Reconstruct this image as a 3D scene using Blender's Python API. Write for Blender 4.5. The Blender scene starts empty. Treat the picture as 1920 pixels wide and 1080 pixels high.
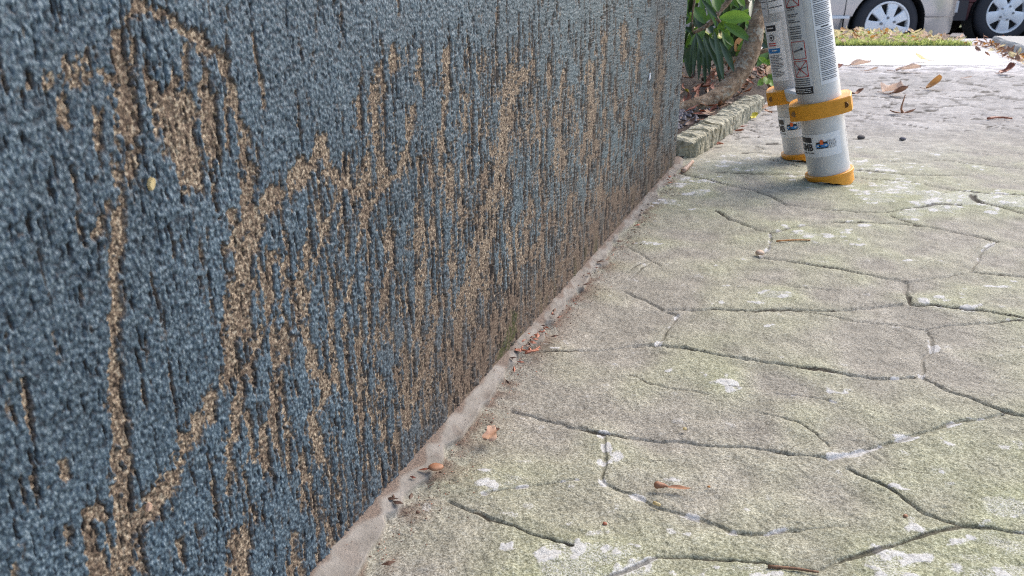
import bpy, math, random
import numpy as np
from mathutils import Vector, Matrix

random.seed(7)
rng = np.random.default_rng(11)
scene = bpy.context.scene
COL = scene.collection
PI = math.pi
rad = math.radians

# ------------------------------------------------------------------ camera, sky, sun, exposure
F = 1460.0            # focal length in photo pixels (1920 wide)
H = 0.33              # camera height over the walkway
PITCH = rad(21.5)
cp, sp = math.cos(PITCH), math.sin(PITCH)
cam_d = bpy.data.cameras.new('camera')
cam = bpy.data.objects.new('camera', cam_d)
COL.objects.link(cam)
cam.location = (0, 0, H)
cam.rotation_euler = (PI / 2 - PITCH, 0, 0)
cam_d.sensor_width = 36.0
cam_d.lens = F / 1920 * 36
cam_d.clip_start = 0.02
cam_d.clip_end = 900
cam_d.dof.use_dof = True
cam_d.dof.focus_distance = 0.75
cam_d.dof.aperture_fstop = 24.0
scene.camera = cam

SUN_EL, SUN_AZ = rad(44), rad(52)          # azimuth measured from +Y towards +X
world = bpy.data.worlds.new('World')
scene.world = world
world.use_nodes = True
wn = world.node_tree.nodes
sky = wn.new('ShaderNodeTexSky')
sky.sky_type = 'NISHITA'
sky.sun_disc = False
sky.sun_elevation = SUN_EL
sky.sun_rotation = SUN_AZ
sky.air_density = 1.0
sky.dust_density = 3.0
sky.ozone_density = 1.0
wn['Background'].inputs['Strength'].default_value = 0.15
world.node_tree.links.new(sky.outputs[0], wn['Background'].inputs['Color'])
sun_d = bpy.data.lights.new('sun', 'SUN')
sun_d.energy = 1.1
sun_d.angle = rad(32)
sun_d.color = (1.0, 0.94, 0.86)
sun = bpy.data.objects.new('sun', sun_d)
COL.objects.link(sun)
sv = Vector((math.sin(SUN_AZ) * math.cos(SUN_EL), math.cos(SUN_AZ) * math.cos(SUN_EL), math.sin(SUN_EL)))
sun.rotation_euler = sv.to_track_quat('Z', 'Y').to_euler()
sun.location = (3, 3, 6)
vs = scene.view_settings
vs.view_transform = 'Standard'
vs.look = 'None'
vs.gamma = 1
vs.use_curve_mapping = False
vs.exposure = 1.2
scene.render.engine = 'CYCLES'
scene.cycles.max_bounces = 6
scene.cycles.diffuse_bounces = 3
scene.cycles.use_denoising = False
scene.cycles.pixel_filter_type = 'BLACKMAN_HARRIS'
scene.cycles.filter_width = 1.05
scene.cycles.use_adaptive_sampling = False

# ------------------------------------------------------------------ measuring: photo pixel <-> place
def ray(px, py):
    a, b = (px - 960) / F, -(py - 540) / F
    return Vector((a, cp + b * sp, -sp + b * cp))
def G(px, py, z=0.0):
    d = ray(px, py); t = (z - H) / d.z
    return Vector((d.x * t, d.y * t, z))
def atY(px, py, Y):
    d = ray(px, py); t = Y / d.y
    return Vector((d.x * t, Y, H + d.z * t))
def pix(P):           # numpy (n,3) -> u, v, depth
    x, y, z = P[:, 0], P[:, 1], P[:, 2] - H
    dep = y * cp - z * sp
    up = y * sp + z * cp
    dd = np.maximum(dep, 1e-3)
    return 960 + F * x / dd, 540 - F * up / dd, dep
def pxm(P):           # pixels per metre at a point
    return F / (P.y * cp - (P.z - H) * sp)

# ------------------------------------------------------------------ numpy noise
def tile(nx, ny, lx, ly, seed):
    r = np.random.default_rng(seed).standard_normal((ny, nx))
    fx = np.fft.fftfreq(nx)[None, :]; fy = np.fft.fftfreq(ny)[:, None]
    f = np.fft.fft2(r) * np.exp(-2 * (PI * PI) * ((fx * lx) ** 2 + (fy * ly) ** 2))
    o = np.fft.ifft2(f).real
    return (o / o.std()).astype(np.float32)
def samp(T, u, v):
    ny, nx = T.shape
    iu = np.floor(u).astype(np.int64); iv = np.floor(v).astype(np.int64)
    fu = (u - iu).astype(np.float32); fv = (v - iv).astype(np.float32)
    a, b, c, d = iu % nx, (iu + 1) % nx, iv % ny, (iv + 1) % ny
    return (T[c, a] * (1 - fu) + T[c, b] * fu) * (1 - fv) + (T[d, a] * (1 - fu) + T[d, b] * fu) * fv
def sstep(a, b, x):
    t = np.clip((x - a) / (b - a), 0, 1)
    return t * t * (3 - 2 * t)
def seg_field(X, Y, pts, ws, pad=3.0):
    """highest value of 1 - distance/width over a polyline with a width at every point (clipped at 1-pad)"""
    out = np.full(X.shape, 1 - pad, np.float32)
    for (ax, ay), (bx, by), wa, wb in zip(pts[:-1], pts[1:], ws[:-1], ws[1:]):
        m = max(wa, wb) * pad
        idx = np.nonzero((X > min(ax, bx) - m) & (X < max(ax, bx) + m) & (Y > min(ay, by) - m) & (Y < max(ay, by) + m))[0]
        if not len(idx): continue
        x, y = X[idx], Y[idx]
        dx, dy = bx - ax, by - ay
        t = np.clip(((x - ax) * dx + (y - ay) * dy) / (dx * dx + dy * dy + 1e-12), 0, 1)
        d = np.hypot(x - ax - t * dx, y - ay - t * dy)
        val = 1 - d / (wa + (wb - wa) * t)
        out[idx] = np.maximum(out[idx], val)
    return out

# ------------------------------------------------------------------ materials
def new_mat(name):
    m = bpy.data.materials.new(name); m.use_nodes = True
    nt = m.node_tree
    return m, nt, nt.nodes, nt.links, nt.nodes['Principled BSDF']
def noise_node(N, L, scale, detail=4, rough=0.6, co=None):
    n = N.new('ShaderNodeTexNoise'); n.inputs['Scale'].default_value = scale
    n.inputs['Detail'].default_value = detail; n.inputs['Roughness'].default_value = rough
    if co is not None: L.new(co, n.inputs['Vector'])
    return n.outputs['Fac']
def ramp(N, L, src, stops):
    r = N.new('ShaderNodeValToRGB'); e = r.color_ramp.elements
    while len(e) < len(stops): e.new(0.5)
    for k, (p, c) in enumerate(stops):
        e[k].position = p; e[k].color = (*c, 1) if len(c) == 3 else c
    L.new(src, r.inputs[0]); return r.outputs[0]
def g3(v): return (v, v, v)
def mix(N, L, fac, a, b, mode='MIX'):
    n = N.new('ShaderNodeMix'); n.data_type = 'RGBA'; n.blend_type = mode
    for sock, v in ((n.inputs[0], fac), (n.inputs[6], a), (n.inputs[7], b)):
        if hasattr(v, 'links'): L.new(v, sock)
        elif isinstance(v, (int, float)): sock.default_value = v
        else: sock.default_value = (*v, 1)
    return n.outputs[2]
def attr(N, name):
    a = N.new('ShaderNodeAttribute'); a.attribute_name = name
    return a.outputs['Fac']
def math_node(N, L, op, a, b=0.0):
    n = N.new('ShaderNodeMath'); n.operation = op
    for s, v in ((n.inputs[0], a), (n.inputs[1], b)):
        if hasattr(v, 'links'): L.new(v, s)
        else: s.default_value = v
    return n.outputs[0]
def bump(N, L, B, h, strength, dist):
    b = N.new('ShaderNodeBump'); b.inputs['Strength'].default_value = strength
    b.inputs['Distance'].default_value = dist
    L.new(h, b.inputs['Height']); L.new(b.outputs[0], B.inputs['Normal'])
def obj_co(N):
    return N.new('ShaderNodeTexCoord').outputs['Object']
def simple(name, c, rough=0.6, metal=0.0, var=0.15, scale=60, bmp=0.0, bdist=0.001, c2=None, spec=None, coat=0.0):
    m, nt, N, L, B = new_mat(name)
    co = obj_co(N)
    n = noise_node(N, L, scale, 5, 0.65, co)
    lo = tuple(x * (1 - var) for x in c); hi = c2 or tuple(min(1, x * (1 + var)) for x in c)
    L.new(ramp(N, L, n, [(0.3, lo), (0.7, hi)]), B.inputs['Base Color'])
    B.inputs['Roughness'].default_value = rough; B.inputs['Metallic'].default_value = metal
    if spec is not None: B.inputs['Specular IOR Level'].default_value = spec
    if coat: B.inputs['Coat Weight'].default_value = coat; B.inputs['Coat Roughness'].default_value = 0.08
    if bmp: bump(N, L, B, n, bmp, bdist)
    return m

def wall_material():
    m, nt, N, L, B = new_mat('blue_painted_stucco')
    co = obj_co(N)
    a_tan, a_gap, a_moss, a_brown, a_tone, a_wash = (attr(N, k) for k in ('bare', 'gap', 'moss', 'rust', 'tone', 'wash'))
    mp = N.new('ShaderNodeMapping'); mp.inputs['Scale'].default_value = (1, 1, 0.68); L.new(co, mp.inputs[0])
    fine = noise_node(N, L, 720, 3, 0.8, mp.outputs[0])
    vo = N.new('ShaderNodeTexVoronoi'); vo.inputs['Scale'].default_value = 660; L.new(mp.outputs[0], vo.inputs['Vector'])
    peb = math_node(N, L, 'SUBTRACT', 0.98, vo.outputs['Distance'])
    pebble_ = math_node(N, L, 'ADD', math_node(N, L, 'MULTIPLY', peb, 0.42), math_node(N, L, 'MULTIPLY', fine, 0.58))  # drives colour too: shaded crevices and lit pebble tops painted in
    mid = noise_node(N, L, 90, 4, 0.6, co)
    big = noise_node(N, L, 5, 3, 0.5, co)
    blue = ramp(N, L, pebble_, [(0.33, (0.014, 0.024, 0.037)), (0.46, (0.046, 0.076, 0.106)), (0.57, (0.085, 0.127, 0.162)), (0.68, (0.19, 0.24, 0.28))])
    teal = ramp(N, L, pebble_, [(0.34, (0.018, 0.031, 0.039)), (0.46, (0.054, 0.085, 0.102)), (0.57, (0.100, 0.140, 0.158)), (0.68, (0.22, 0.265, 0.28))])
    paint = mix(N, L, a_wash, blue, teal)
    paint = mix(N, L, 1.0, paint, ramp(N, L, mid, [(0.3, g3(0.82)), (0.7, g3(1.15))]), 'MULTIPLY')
    paint = mix(N, L, 1.0, paint, ramp(N, L, a_tone, [(0.0, g3(0.72)), (1.0, g3(1.25))]), 'MULTIPLY')
    sand = ramp(N, L, noise_node(N, L, 560, 2, 0.8, co), [(0.37, (0.028, 0.019, 0.014)), (0.46, (0.120, 0.087, 0.062)), (0.55, (0.215, 0.163, 0.116)), (0.65, (0.43, 0.365, 0.275))])
    sand = mix(N, L, math_node(N, L, 'MULTIPLY', a_brown, 0.6), sand, (0.085, 0.055, 0.04))
    paint = mix(N, L, math_node(N, L, 'MULTIPLY', a_brown, 0.72), paint, (0.088, 0.066, 0.050))
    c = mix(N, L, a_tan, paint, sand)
    c = mix(N, L, a_gap, c, (0.013, 0.010, 0.010))  # slit shade and chip-lip shadow painted in as near-black colour
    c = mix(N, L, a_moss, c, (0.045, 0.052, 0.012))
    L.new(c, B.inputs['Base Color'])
    L.new(ramp(N, L, a_tan, [(0, g3(0.58)), (1, g3(0.93))]), B.inputs['Roughness'])
    B.inputs['Specular IOR Level'].default_value = 0.4
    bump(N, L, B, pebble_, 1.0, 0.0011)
    return m

def walk_material():
    m, nt, N, L, B = new_mat('mossy_stamped_concrete')
    co = obj_co(N)
    a_dirt, a_white, a_moss, a_strip, a_far, a_crumb = (attr(N, k) for k in ('joint', 'bloom', 'moss', 'strip', 'clean', 'crumb'))
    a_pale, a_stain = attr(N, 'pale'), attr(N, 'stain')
    fine = noise_node(N, L, 620, 3, 0.75, co)
    fine2 = noise_node(N, L, 980, 2, 0.8, co)
    mid = noise_node(N, L, 46, 5, 0.65, co)
    base = ramp(N, L, fine, [(0.36, (0.155, 0.142, 0.116)), (0.50, (0.285, 0.266, 0.226)), (0.64, (0.43, 0.41, 0.36))])
    green = ramp(N, L, fine, [(0.36, (0.118, 0.122, 0.070)), (0.50, (0.228, 0.234, 0.150)), (0.64, (0.375, 0.385, 0.285))])
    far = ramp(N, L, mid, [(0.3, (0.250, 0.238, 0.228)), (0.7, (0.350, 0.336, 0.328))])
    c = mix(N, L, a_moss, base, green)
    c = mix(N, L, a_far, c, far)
    c = mix(N, L, a_pale, c, (0.52, 0.50, 0.50))  # overexposed glare painted into the far paving colour
    c = mix(N, L, 1.0, c, ramp(N, L, a_stain, [(0, g3(0.82)), (0.5, g3(1.07)), (1, g3(1.28))]), 'MULTIPLY')
    speck = ramp(N, L, fine2, [(0.37, g3(0.45)), (0.50, g3(1.0)), (0.64, g3(1.3))])
    c = mix(N, L, 0.65, c, speck, 'MULTIPLY')
    c = mix(N, L, 1.0, c, ramp(N, L, mid, [(0.3, g3(0.86)), (0.7, g3(1.12))]), 'MULTIPLY')
    strip_c = ramp(N, L, mid, [(0.3, (0.165, 0.150, 0.132)), (0.5, (0.225, 0.206, 0.184)), (0.7, (0.280, 0.258, 0.234))])
    strip_c = mix(N, L, 0.2, strip_c, speck, 'MULTIPLY')
    c = mix(N, L, a_strip, c, strip_c)
    crumb_c = ramp(N, L, fine2, [(0.38, (0.040, 0.022, 0.016)), (0.6, (0.185, 0.128, 0.096))])
    c = mix(N, L, a_crumb, c, crumb_c)
    wsp = math_node(N, L, 'ADD', a_white, fine2)
    wsp = ramp(N, L, wsp, [(0.80, g3(0)), (1.0, g3(0.85))])
    wsp = math_node(N, L, 'MULTIPLY', wsp, ramp(N, L, a_white, [(0.0, g3(0)), (0.3, g3(1))]))
    c = mix(N, L, wsp, c, ramp(N, L, fine, [(0.3, (0.34, 0.335, 0.325)), (0.6, (0.56, 0.56, 0.565))]))
    c = mix(N, L, math_node(N, L, 'MULTIPLY', a_dirt, 0.93), c, (0.030, 0.024, 0.017))
    L.new(c, B.inputs['Base Color'])
    B.inputs['Roughness'].default_value = 0.88
    B.inputs['Specular IOR Level'].default_value = 0.3
    bump(N, L, B, fine, 0.6, 0.0012)
    return m

M = {}
M['wall'] = wall_material()
M['walk'] = walk_material()
M['house'] = simple('house_paint', (0.10, 0.145, 0.18), 0.6, var=0.2, scale=120, bmp=0.4)
M['sidewalk'] = simple('pale_concrete', (0.60, 0.58, 0.56), 0.9, var=0.12, scale=30, bmp=0.3)
M['apron'] = simple('apron_concrete', (0.42, 0.40, 0.41), 0.9, var=0.14, scale=25, bmp=0.3)
M['asphalt'] = simple('street_asphalt', (0.16, 0.155, 0.16), 0.9, var=0.25, scale=70, bmp=0.5)
M['soil'] = simple('dark_soil', (0.045, 0.03, 0.022), 0.95, var=0.5, scale=60, bmp=1.0, bdist=0.01)
M['lawn'] = simple('lawn_ground', (0.10, 0.12, 0.04), 0.95, var=0.5, scale=20, bmp=0.6, bdist=0.02)
M['edging'] = simple('mossy_edging_concrete', (0.33, 0.31, 0.20), 0.92, var=0.5, scale=120, bmp=0.9, bdist=0.003, c2=(0.53, 0.50, 0.39))
M['kerbstone'] = simple('kerb_concrete', (0.34, 0.33, 0.31), 0.9, var=0.3, scale=80, bmp=0.6)
M['bark'] = simple('smooth_brown_bark', (0.105, 0.066, 0.038), 0.85, var=0.5, scale=55, bmp=1.0, bdist=0.006, c2=(0.285, 0.205, 0.135))
def bark_mat():
    m, nt, N, L, B = new_mat('brown_bark_with_lichen')
    co = obj_co(N); a = noise_node(N, L, 48, 6, 0.75, co); b = noise_node(N, L, 120, 3, 0.6, co); d = noise_node(N, L, 20, 3, 0.6, co)
    c = ramp(N, L, a, [(0.34, (0.075, 0.045, 0.027)), (0.5, (0.205, 0.138, 0.085)), (0.66, (0.38, 0.28, 0.19))])
    lich = ramp(N, L, math_node(N, L, 'ADD', math_node(N, L, 'MULTIPLY', b, 0.5), math_node(N, L, 'MULTIPLY', d, 0.5)), [(0.54, g3(0)), (0.60, g3(0.8))])
    L.new(mix(N, L, lich, c, (0.33, 0.31, 0.25)), B.inputs['Base Color']); B.inputs['Roughness'].default_value = 0.9
    bump(N, L, B, a, 1.0, 0.008); return m
M['bark'] = bark_mat()
M['twig'] = simple('twig_bark', (0.17, 0.09, 0.05), 0.8, var=0.4, scale=150)
M['alu'] = simple('brushed_aluminium', (0.57, 0.57, 0.575), 0.42, metal=0.3, var=0.10, scale=45)
M['rung'] = simple('rung_grip', (0.55, 0.55, 0.54), 0.6, var=0.08)
M['yellow'] = simple('amber_plastic', (0.70, 0.295, 0.018), 0.45, var=0.10, scale=90, bmp=0.12)
M['screw'] = simple('dark_brass_screw', (0.20, 0.10, 0.03), 0.45, metal=0.4)
M['white'] = simple('white_sticker', (0.74, 0.74, 0.75), 0.4, var=0.03)
M['grey_label'] = simple('grey_sticker', (0.62, 0.62, 0.63), 0.45, var=0.03)
M['ink'] = simple('black_ink', (0.018, 0.018, 0.024), 0.5)
M['grey_ink'] = simple('grey_ink', (0.13, 0.13, 0.145), 0.5)
M['red_ink'] = simple('red_ink', (0.50, 0.035, 0.03), 0.5)
M['blue_ink'] = simple('blue_ink', (0.03, 0.20, 0.50), 0.5)
M['orange_ink'] = simple('orange_ink', (0.72, 0.14, 0.03), 0.5)
M['silver'] = simple('silver_beige_paint', (0.50, 0.49, 0.485), 0.28, metal=0.6, var=0.03, scale=8, coat=0.6)
M['maroon'] = simple('maroon_paint', (0.10, 0.018, 0.028), 0.3, metal=0.2, var=0.05, scale=8, coat=0.6)
M['clad'] = simple('dark_cladding', (0.035, 0.03, 0.035), 0.6)
M['tyre'] = simple('tyre_rubber', (0.030, 0.030, 0.036), 0.8, var=0.2, scale=120, bmp=0.2)
M['rim'] = simple('silver_wheel', (0.80, 0.80, 0.81), 0.35, metal=0.1, var=0.03)
M['black'] = simple('black_void', (0.01, 0.01, 0.011), 0.8)
M['nut'] = simple('wheel_nut', (0.22, 0.22, 0.23), 0.4, metal=0.6)
M['glass'] = simple('car_glass', (0.02, 0.025, 0.03), 0.06, spec=0.6)
M['lamp_red'] = simple('red_lens', (0.35, 0.015, 0.015), 0.15)
M['lamp_clear'] = simple('clear_lens', (0.5, 0.52, 0.55), 0.12)
M['stone_dark'] = simple('dark_pebble', (0.075, 0.07, 0.07), 0.8, var=0.3, scale=300)
M['stone_grey'] = simple('blue_grey_gravel', (0.11, 0.105, 0.125), 0.85, var=0.45, scale=200)
M['stone_pink'] = simple('pale_pebble', (0.55, 0.40, 0.30), 0.75, var=0.2, scale=300)
def leaf_mat(name, c, c2, rough=0.6, scale=90, trans=0.0):
    m, nt, N, L, B = new_mat(name)
    n = noise_node(N, L, scale, 4, 0.6, obj_co(N))
    L.new(ramp(N, L, n, [(0.3, c), (0.72, c2)]), B.inputs['Base Color'])
    B.inputs['Roughness'].default_value = rough
    bump(N, L, B, n, 0.3, 0.001)
    if trans:
        t = N.new('ShaderNodeBsdfTranslucent'); t.inputs['Color'].default_value = (*(min(1, 1.15 * v) for v in c2), 1)
        mx = N.new('ShaderNodeMixShader'); mx.inputs[0].default_value = trans
        L.new(B.outputs[0], mx.inputs[1]); L.new(t.outputs[0], mx.inputs[2]); L.new(mx.outputs[0], N['Material Output'].inputs['Surface'])
    return m
M['leaf_brown'] = leaf_mat('dry_brown_leaf', (0.21, 0.085, 0.042), (0.43, 0.22, 0.12))
M['leaf_red'] = leaf_mat('red_brown_leaf', (0.19, 0.055, 0.03), (0.44, 0.16, 0.085))
M['leaf_pale'] = leaf_mat('pale_pink_leaf', (0.44, 0.29, 0.21), (0.66, 0.49, 0.38), 0.6, 90, 0.3)
M['leaf_orange'] = leaf_mat('orange_leaf', (0.34, 0.13, 0.03), (0.55, 0.28, 0.08), 0.6, 90, 0.25)
M['leaf_scrap'] = leaf_mat('faded_orange_leaf', (0.34, 0.18, 0.11), (0.52, 0.33, 0.22))
M['leaf_dark'] = leaf_mat('dark_rotted_leaf', (0.05, 0.025, 0.015), (0.14, 0.07, 0.04))
M['leaf_yellow'] = leaf_mat('yellow_leaf', (0.50, 0.42, 0.03), (0.65, 0.58, 0.08))
M['leaf_tan'] = leaf_mat('straw_leaf', (0.48, 0.38, 0.18), (0.70, 0.60, 0.36), 0.6, 90, 0.35)
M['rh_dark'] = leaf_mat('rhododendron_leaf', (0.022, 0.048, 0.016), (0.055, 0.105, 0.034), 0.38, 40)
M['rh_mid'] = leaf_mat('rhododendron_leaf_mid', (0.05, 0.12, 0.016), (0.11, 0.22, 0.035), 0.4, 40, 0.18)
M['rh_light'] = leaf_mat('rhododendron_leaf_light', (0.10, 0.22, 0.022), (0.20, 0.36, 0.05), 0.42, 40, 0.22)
M['grass'] = leaf_mat('grass_blade', (0.24, 0.34, 0.06), (0.50, 0.55, 0.20), 0.6, 25, 0.45)
M['dirt_crumb'] = simple('soil_crumb', (0.09, 0.05, 0.035), 0.9, var=0.6, scale=400)

# ------------------------------------------------------------------ mesh helpers
def link(o, parent=None):
    COL.objects.link(o)
    if parent is not None: o.parent = parent
    return o
def tag(o, label=None, cat=None, group=None, kind=None):
    if label: o['label'] = label
    if cat: o['category'] = cat
    if group: o['group'] = group
    if kind: o['kind'] = kind
    return o
def empty(name, loc, rz=0.0):
    o = bpy.data.objects.new(name, None); o.empty_display_size = 0.05
    o.location = loc; o.rotation_euler = (0, 0, rz)
    return link(o)

class MB:
    def __init__(s): s.v, s.f, s.m = [], [], []
    def add(s, verts, faces, mat=0, X=None):
        b = len(s.v)
        s.v += [tuple(X @ Vector(p)) if X is not None else tuple(p) for p in verts]
        s.f += [tuple(b + i for i in f) for f in faces]; s.m += [mat] * len(faces)
    def box(s, lo, hi, mat=0, X=None):
        x0, y0, z0 = lo; x1, y1, z1 = hi
        s.add([(x0, y0, z0), (x1, y0, z0), (x1, y1, z0), (x0, y1, z0), (x0, y0, z1), (x1, y0, z1), (x1, y1, z1), (x0, y1, z1)],
              [(0, 3, 2, 1), (4, 5, 6, 7), (0, 1, 5, 4), (1, 2, 6, 5), (2, 3, 7, 6), (3, 0, 4, 7)], mat, X)
    def loft(s, rings, mat=0, cap=True, X=None, closed=True):
        n = len(rings[0]); V = [p for r in rings for p in r]; Fc = []
        for i in range(len(rings) - 1):
            for j in range(n if closed else n - 1):
                k = (j + 1) % n
                Fc.append((i * n + j, i * n + k, (i + 1) * n + k, (i + 1) * n + j))
        if cap and closed:
            Fc.append(tuple(range(n))[::-1]); Fc.append(tuple((len(rings) - 1) * n + j for j in range(n)))
        s.add(V, Fc, mat, X)
    def lathe(s, prof, n=48, mat=0, X=None, cap=False):      # prof: (r, z) about local Z
        rings = [[(r * math.cos(2 * PI * j / n), r * math.sin(2 * PI * j / n), z) for j in range(n)] for r, z in prof]
        s.loft(rings, mat, cap, X)
    def tube(s, pts, rr, n=12, mat=0, rough=0.0, cap=True):
        pts = [Vector(p) for p in pts]; rings = []
        for i, p in enumerate(pts):
            d = (pts[min(i + 1, len(pts) - 1)] - pts[max(i - 1, 0)]).normalized()
            a = d.cross(Vector((0.13, 0.2, 1))).normalized() if abs(d.z) < 0.95 else d.cross(Vector((1, 0.1, 0))).normalized()
            b = d.cross(a)
            rings.append([tuple(p + (a * math.cos(2 * PI * j / n) + b * math.sin(2 * PI * j / n)) * rr[i] * (1 + rough * random.uniform(-1, 1))) for j in range(n)])
        s.loft(rings, mat, cap)
    def build(s, name, mats, parent=None, smooth=False, off=None):
        me = bpy.data.meshes.new(name)
        v = s.v if off is None else [(p[0] - off[0], p[1] - off[1], p[2] - off[2]) for p in s.v]
        me.from_pydata(v, [], s.f)
        mats = mats if isinstance(mats, (list, tuple)) else [mats]
        for m in mats: me.materials.append(m)
        me.polygons.foreach_set('material_index', np.array(s.m, np.int32))
        if smooth: me.polygons.foreach_set('use_smooth', np.ones(len(s.f), bool))
        me.update()
        return link(bpy.data.objects.new(name, me), parent)
def autosmooth(o, ang=35):
    me = o.data
    me.polygons.foreach_set('use_smooth', np.ones(len(me.polygons), bool))
    me.set_sharp_from_angle(angle=rad(ang))
    return o
def spline(pts, n):
    """Catmull-Rom through tuples of any length"""
    P = [np.array(p, float) for p in pts]; P = [2 * P[0] - P[1]] + P + [2 * P[-1] - P[-2]]
    out = []
    for i in range(1, len(P) - 2):
        for k in range(n):
            t = k / n; a, b, c, d = P[i - 1:i + 3]
            out.append(0.5 * (2 * b + (c - a) * t + (2 * a - 5 * b + 4 * c - d) * t * t + (3 * b - a - 3 * c + d) * t ** 3))
    out.append(P[-2]); return out
def grid_mesh(name, P, mat, attrs=None, parent=None):
    r, c = P.shape[:2]
    me = bpy.data.meshes.new(name)
    me.vertices.add(r * c); me.vertices.foreach_set('co', P.reshape(-1).astype(np.float32))
    i = (np.arange(r - 1)[:, None] * c + np.arange(c - 1)[None, :]).reshape(-1)
    q = np.stack([i, i + 1, i + c + 1, i + c], 1).astype(np.int32)
    me.loops.add(q.size); me.loops.foreach_set('vertex_index', q.reshape(-1))
    me.polygons.add(len(q)); me.polygons.foreach_set('loop_start', np.arange(0, q.size, 4, dtype=np.int32))
    me.polygons.foreach_set('use_smooth', np.ones(len(q), bool))
    me.update(calc_edges=True)
    for k, a in (attrs or {}).items():
        me.attributes.new(k, 'FLOAT', 'POINT').data.foreach_set('value', a.reshape(-1).astype(np.float32))
    me.materials.append(mat)
    return link(bpy.data.objects.new(name, me), parent)

# ------------------------------------------------------------------ the wall line
WA, WB = G(600, 1080), G(1272, 308)
U = (WB - WA).normalized()                       # along the wall, away from the camera
NRM = Vector((U.y, -U.x, 0))                     # out of the wall, towards the walkway
W0 = WA - U * WA.dot(U)                          # foot of the perpendicular from the camera
S_END = (WB - W0).dot(U)
D_W = W0.length
RC = 0.045                                       # radius of the far corner

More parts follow.
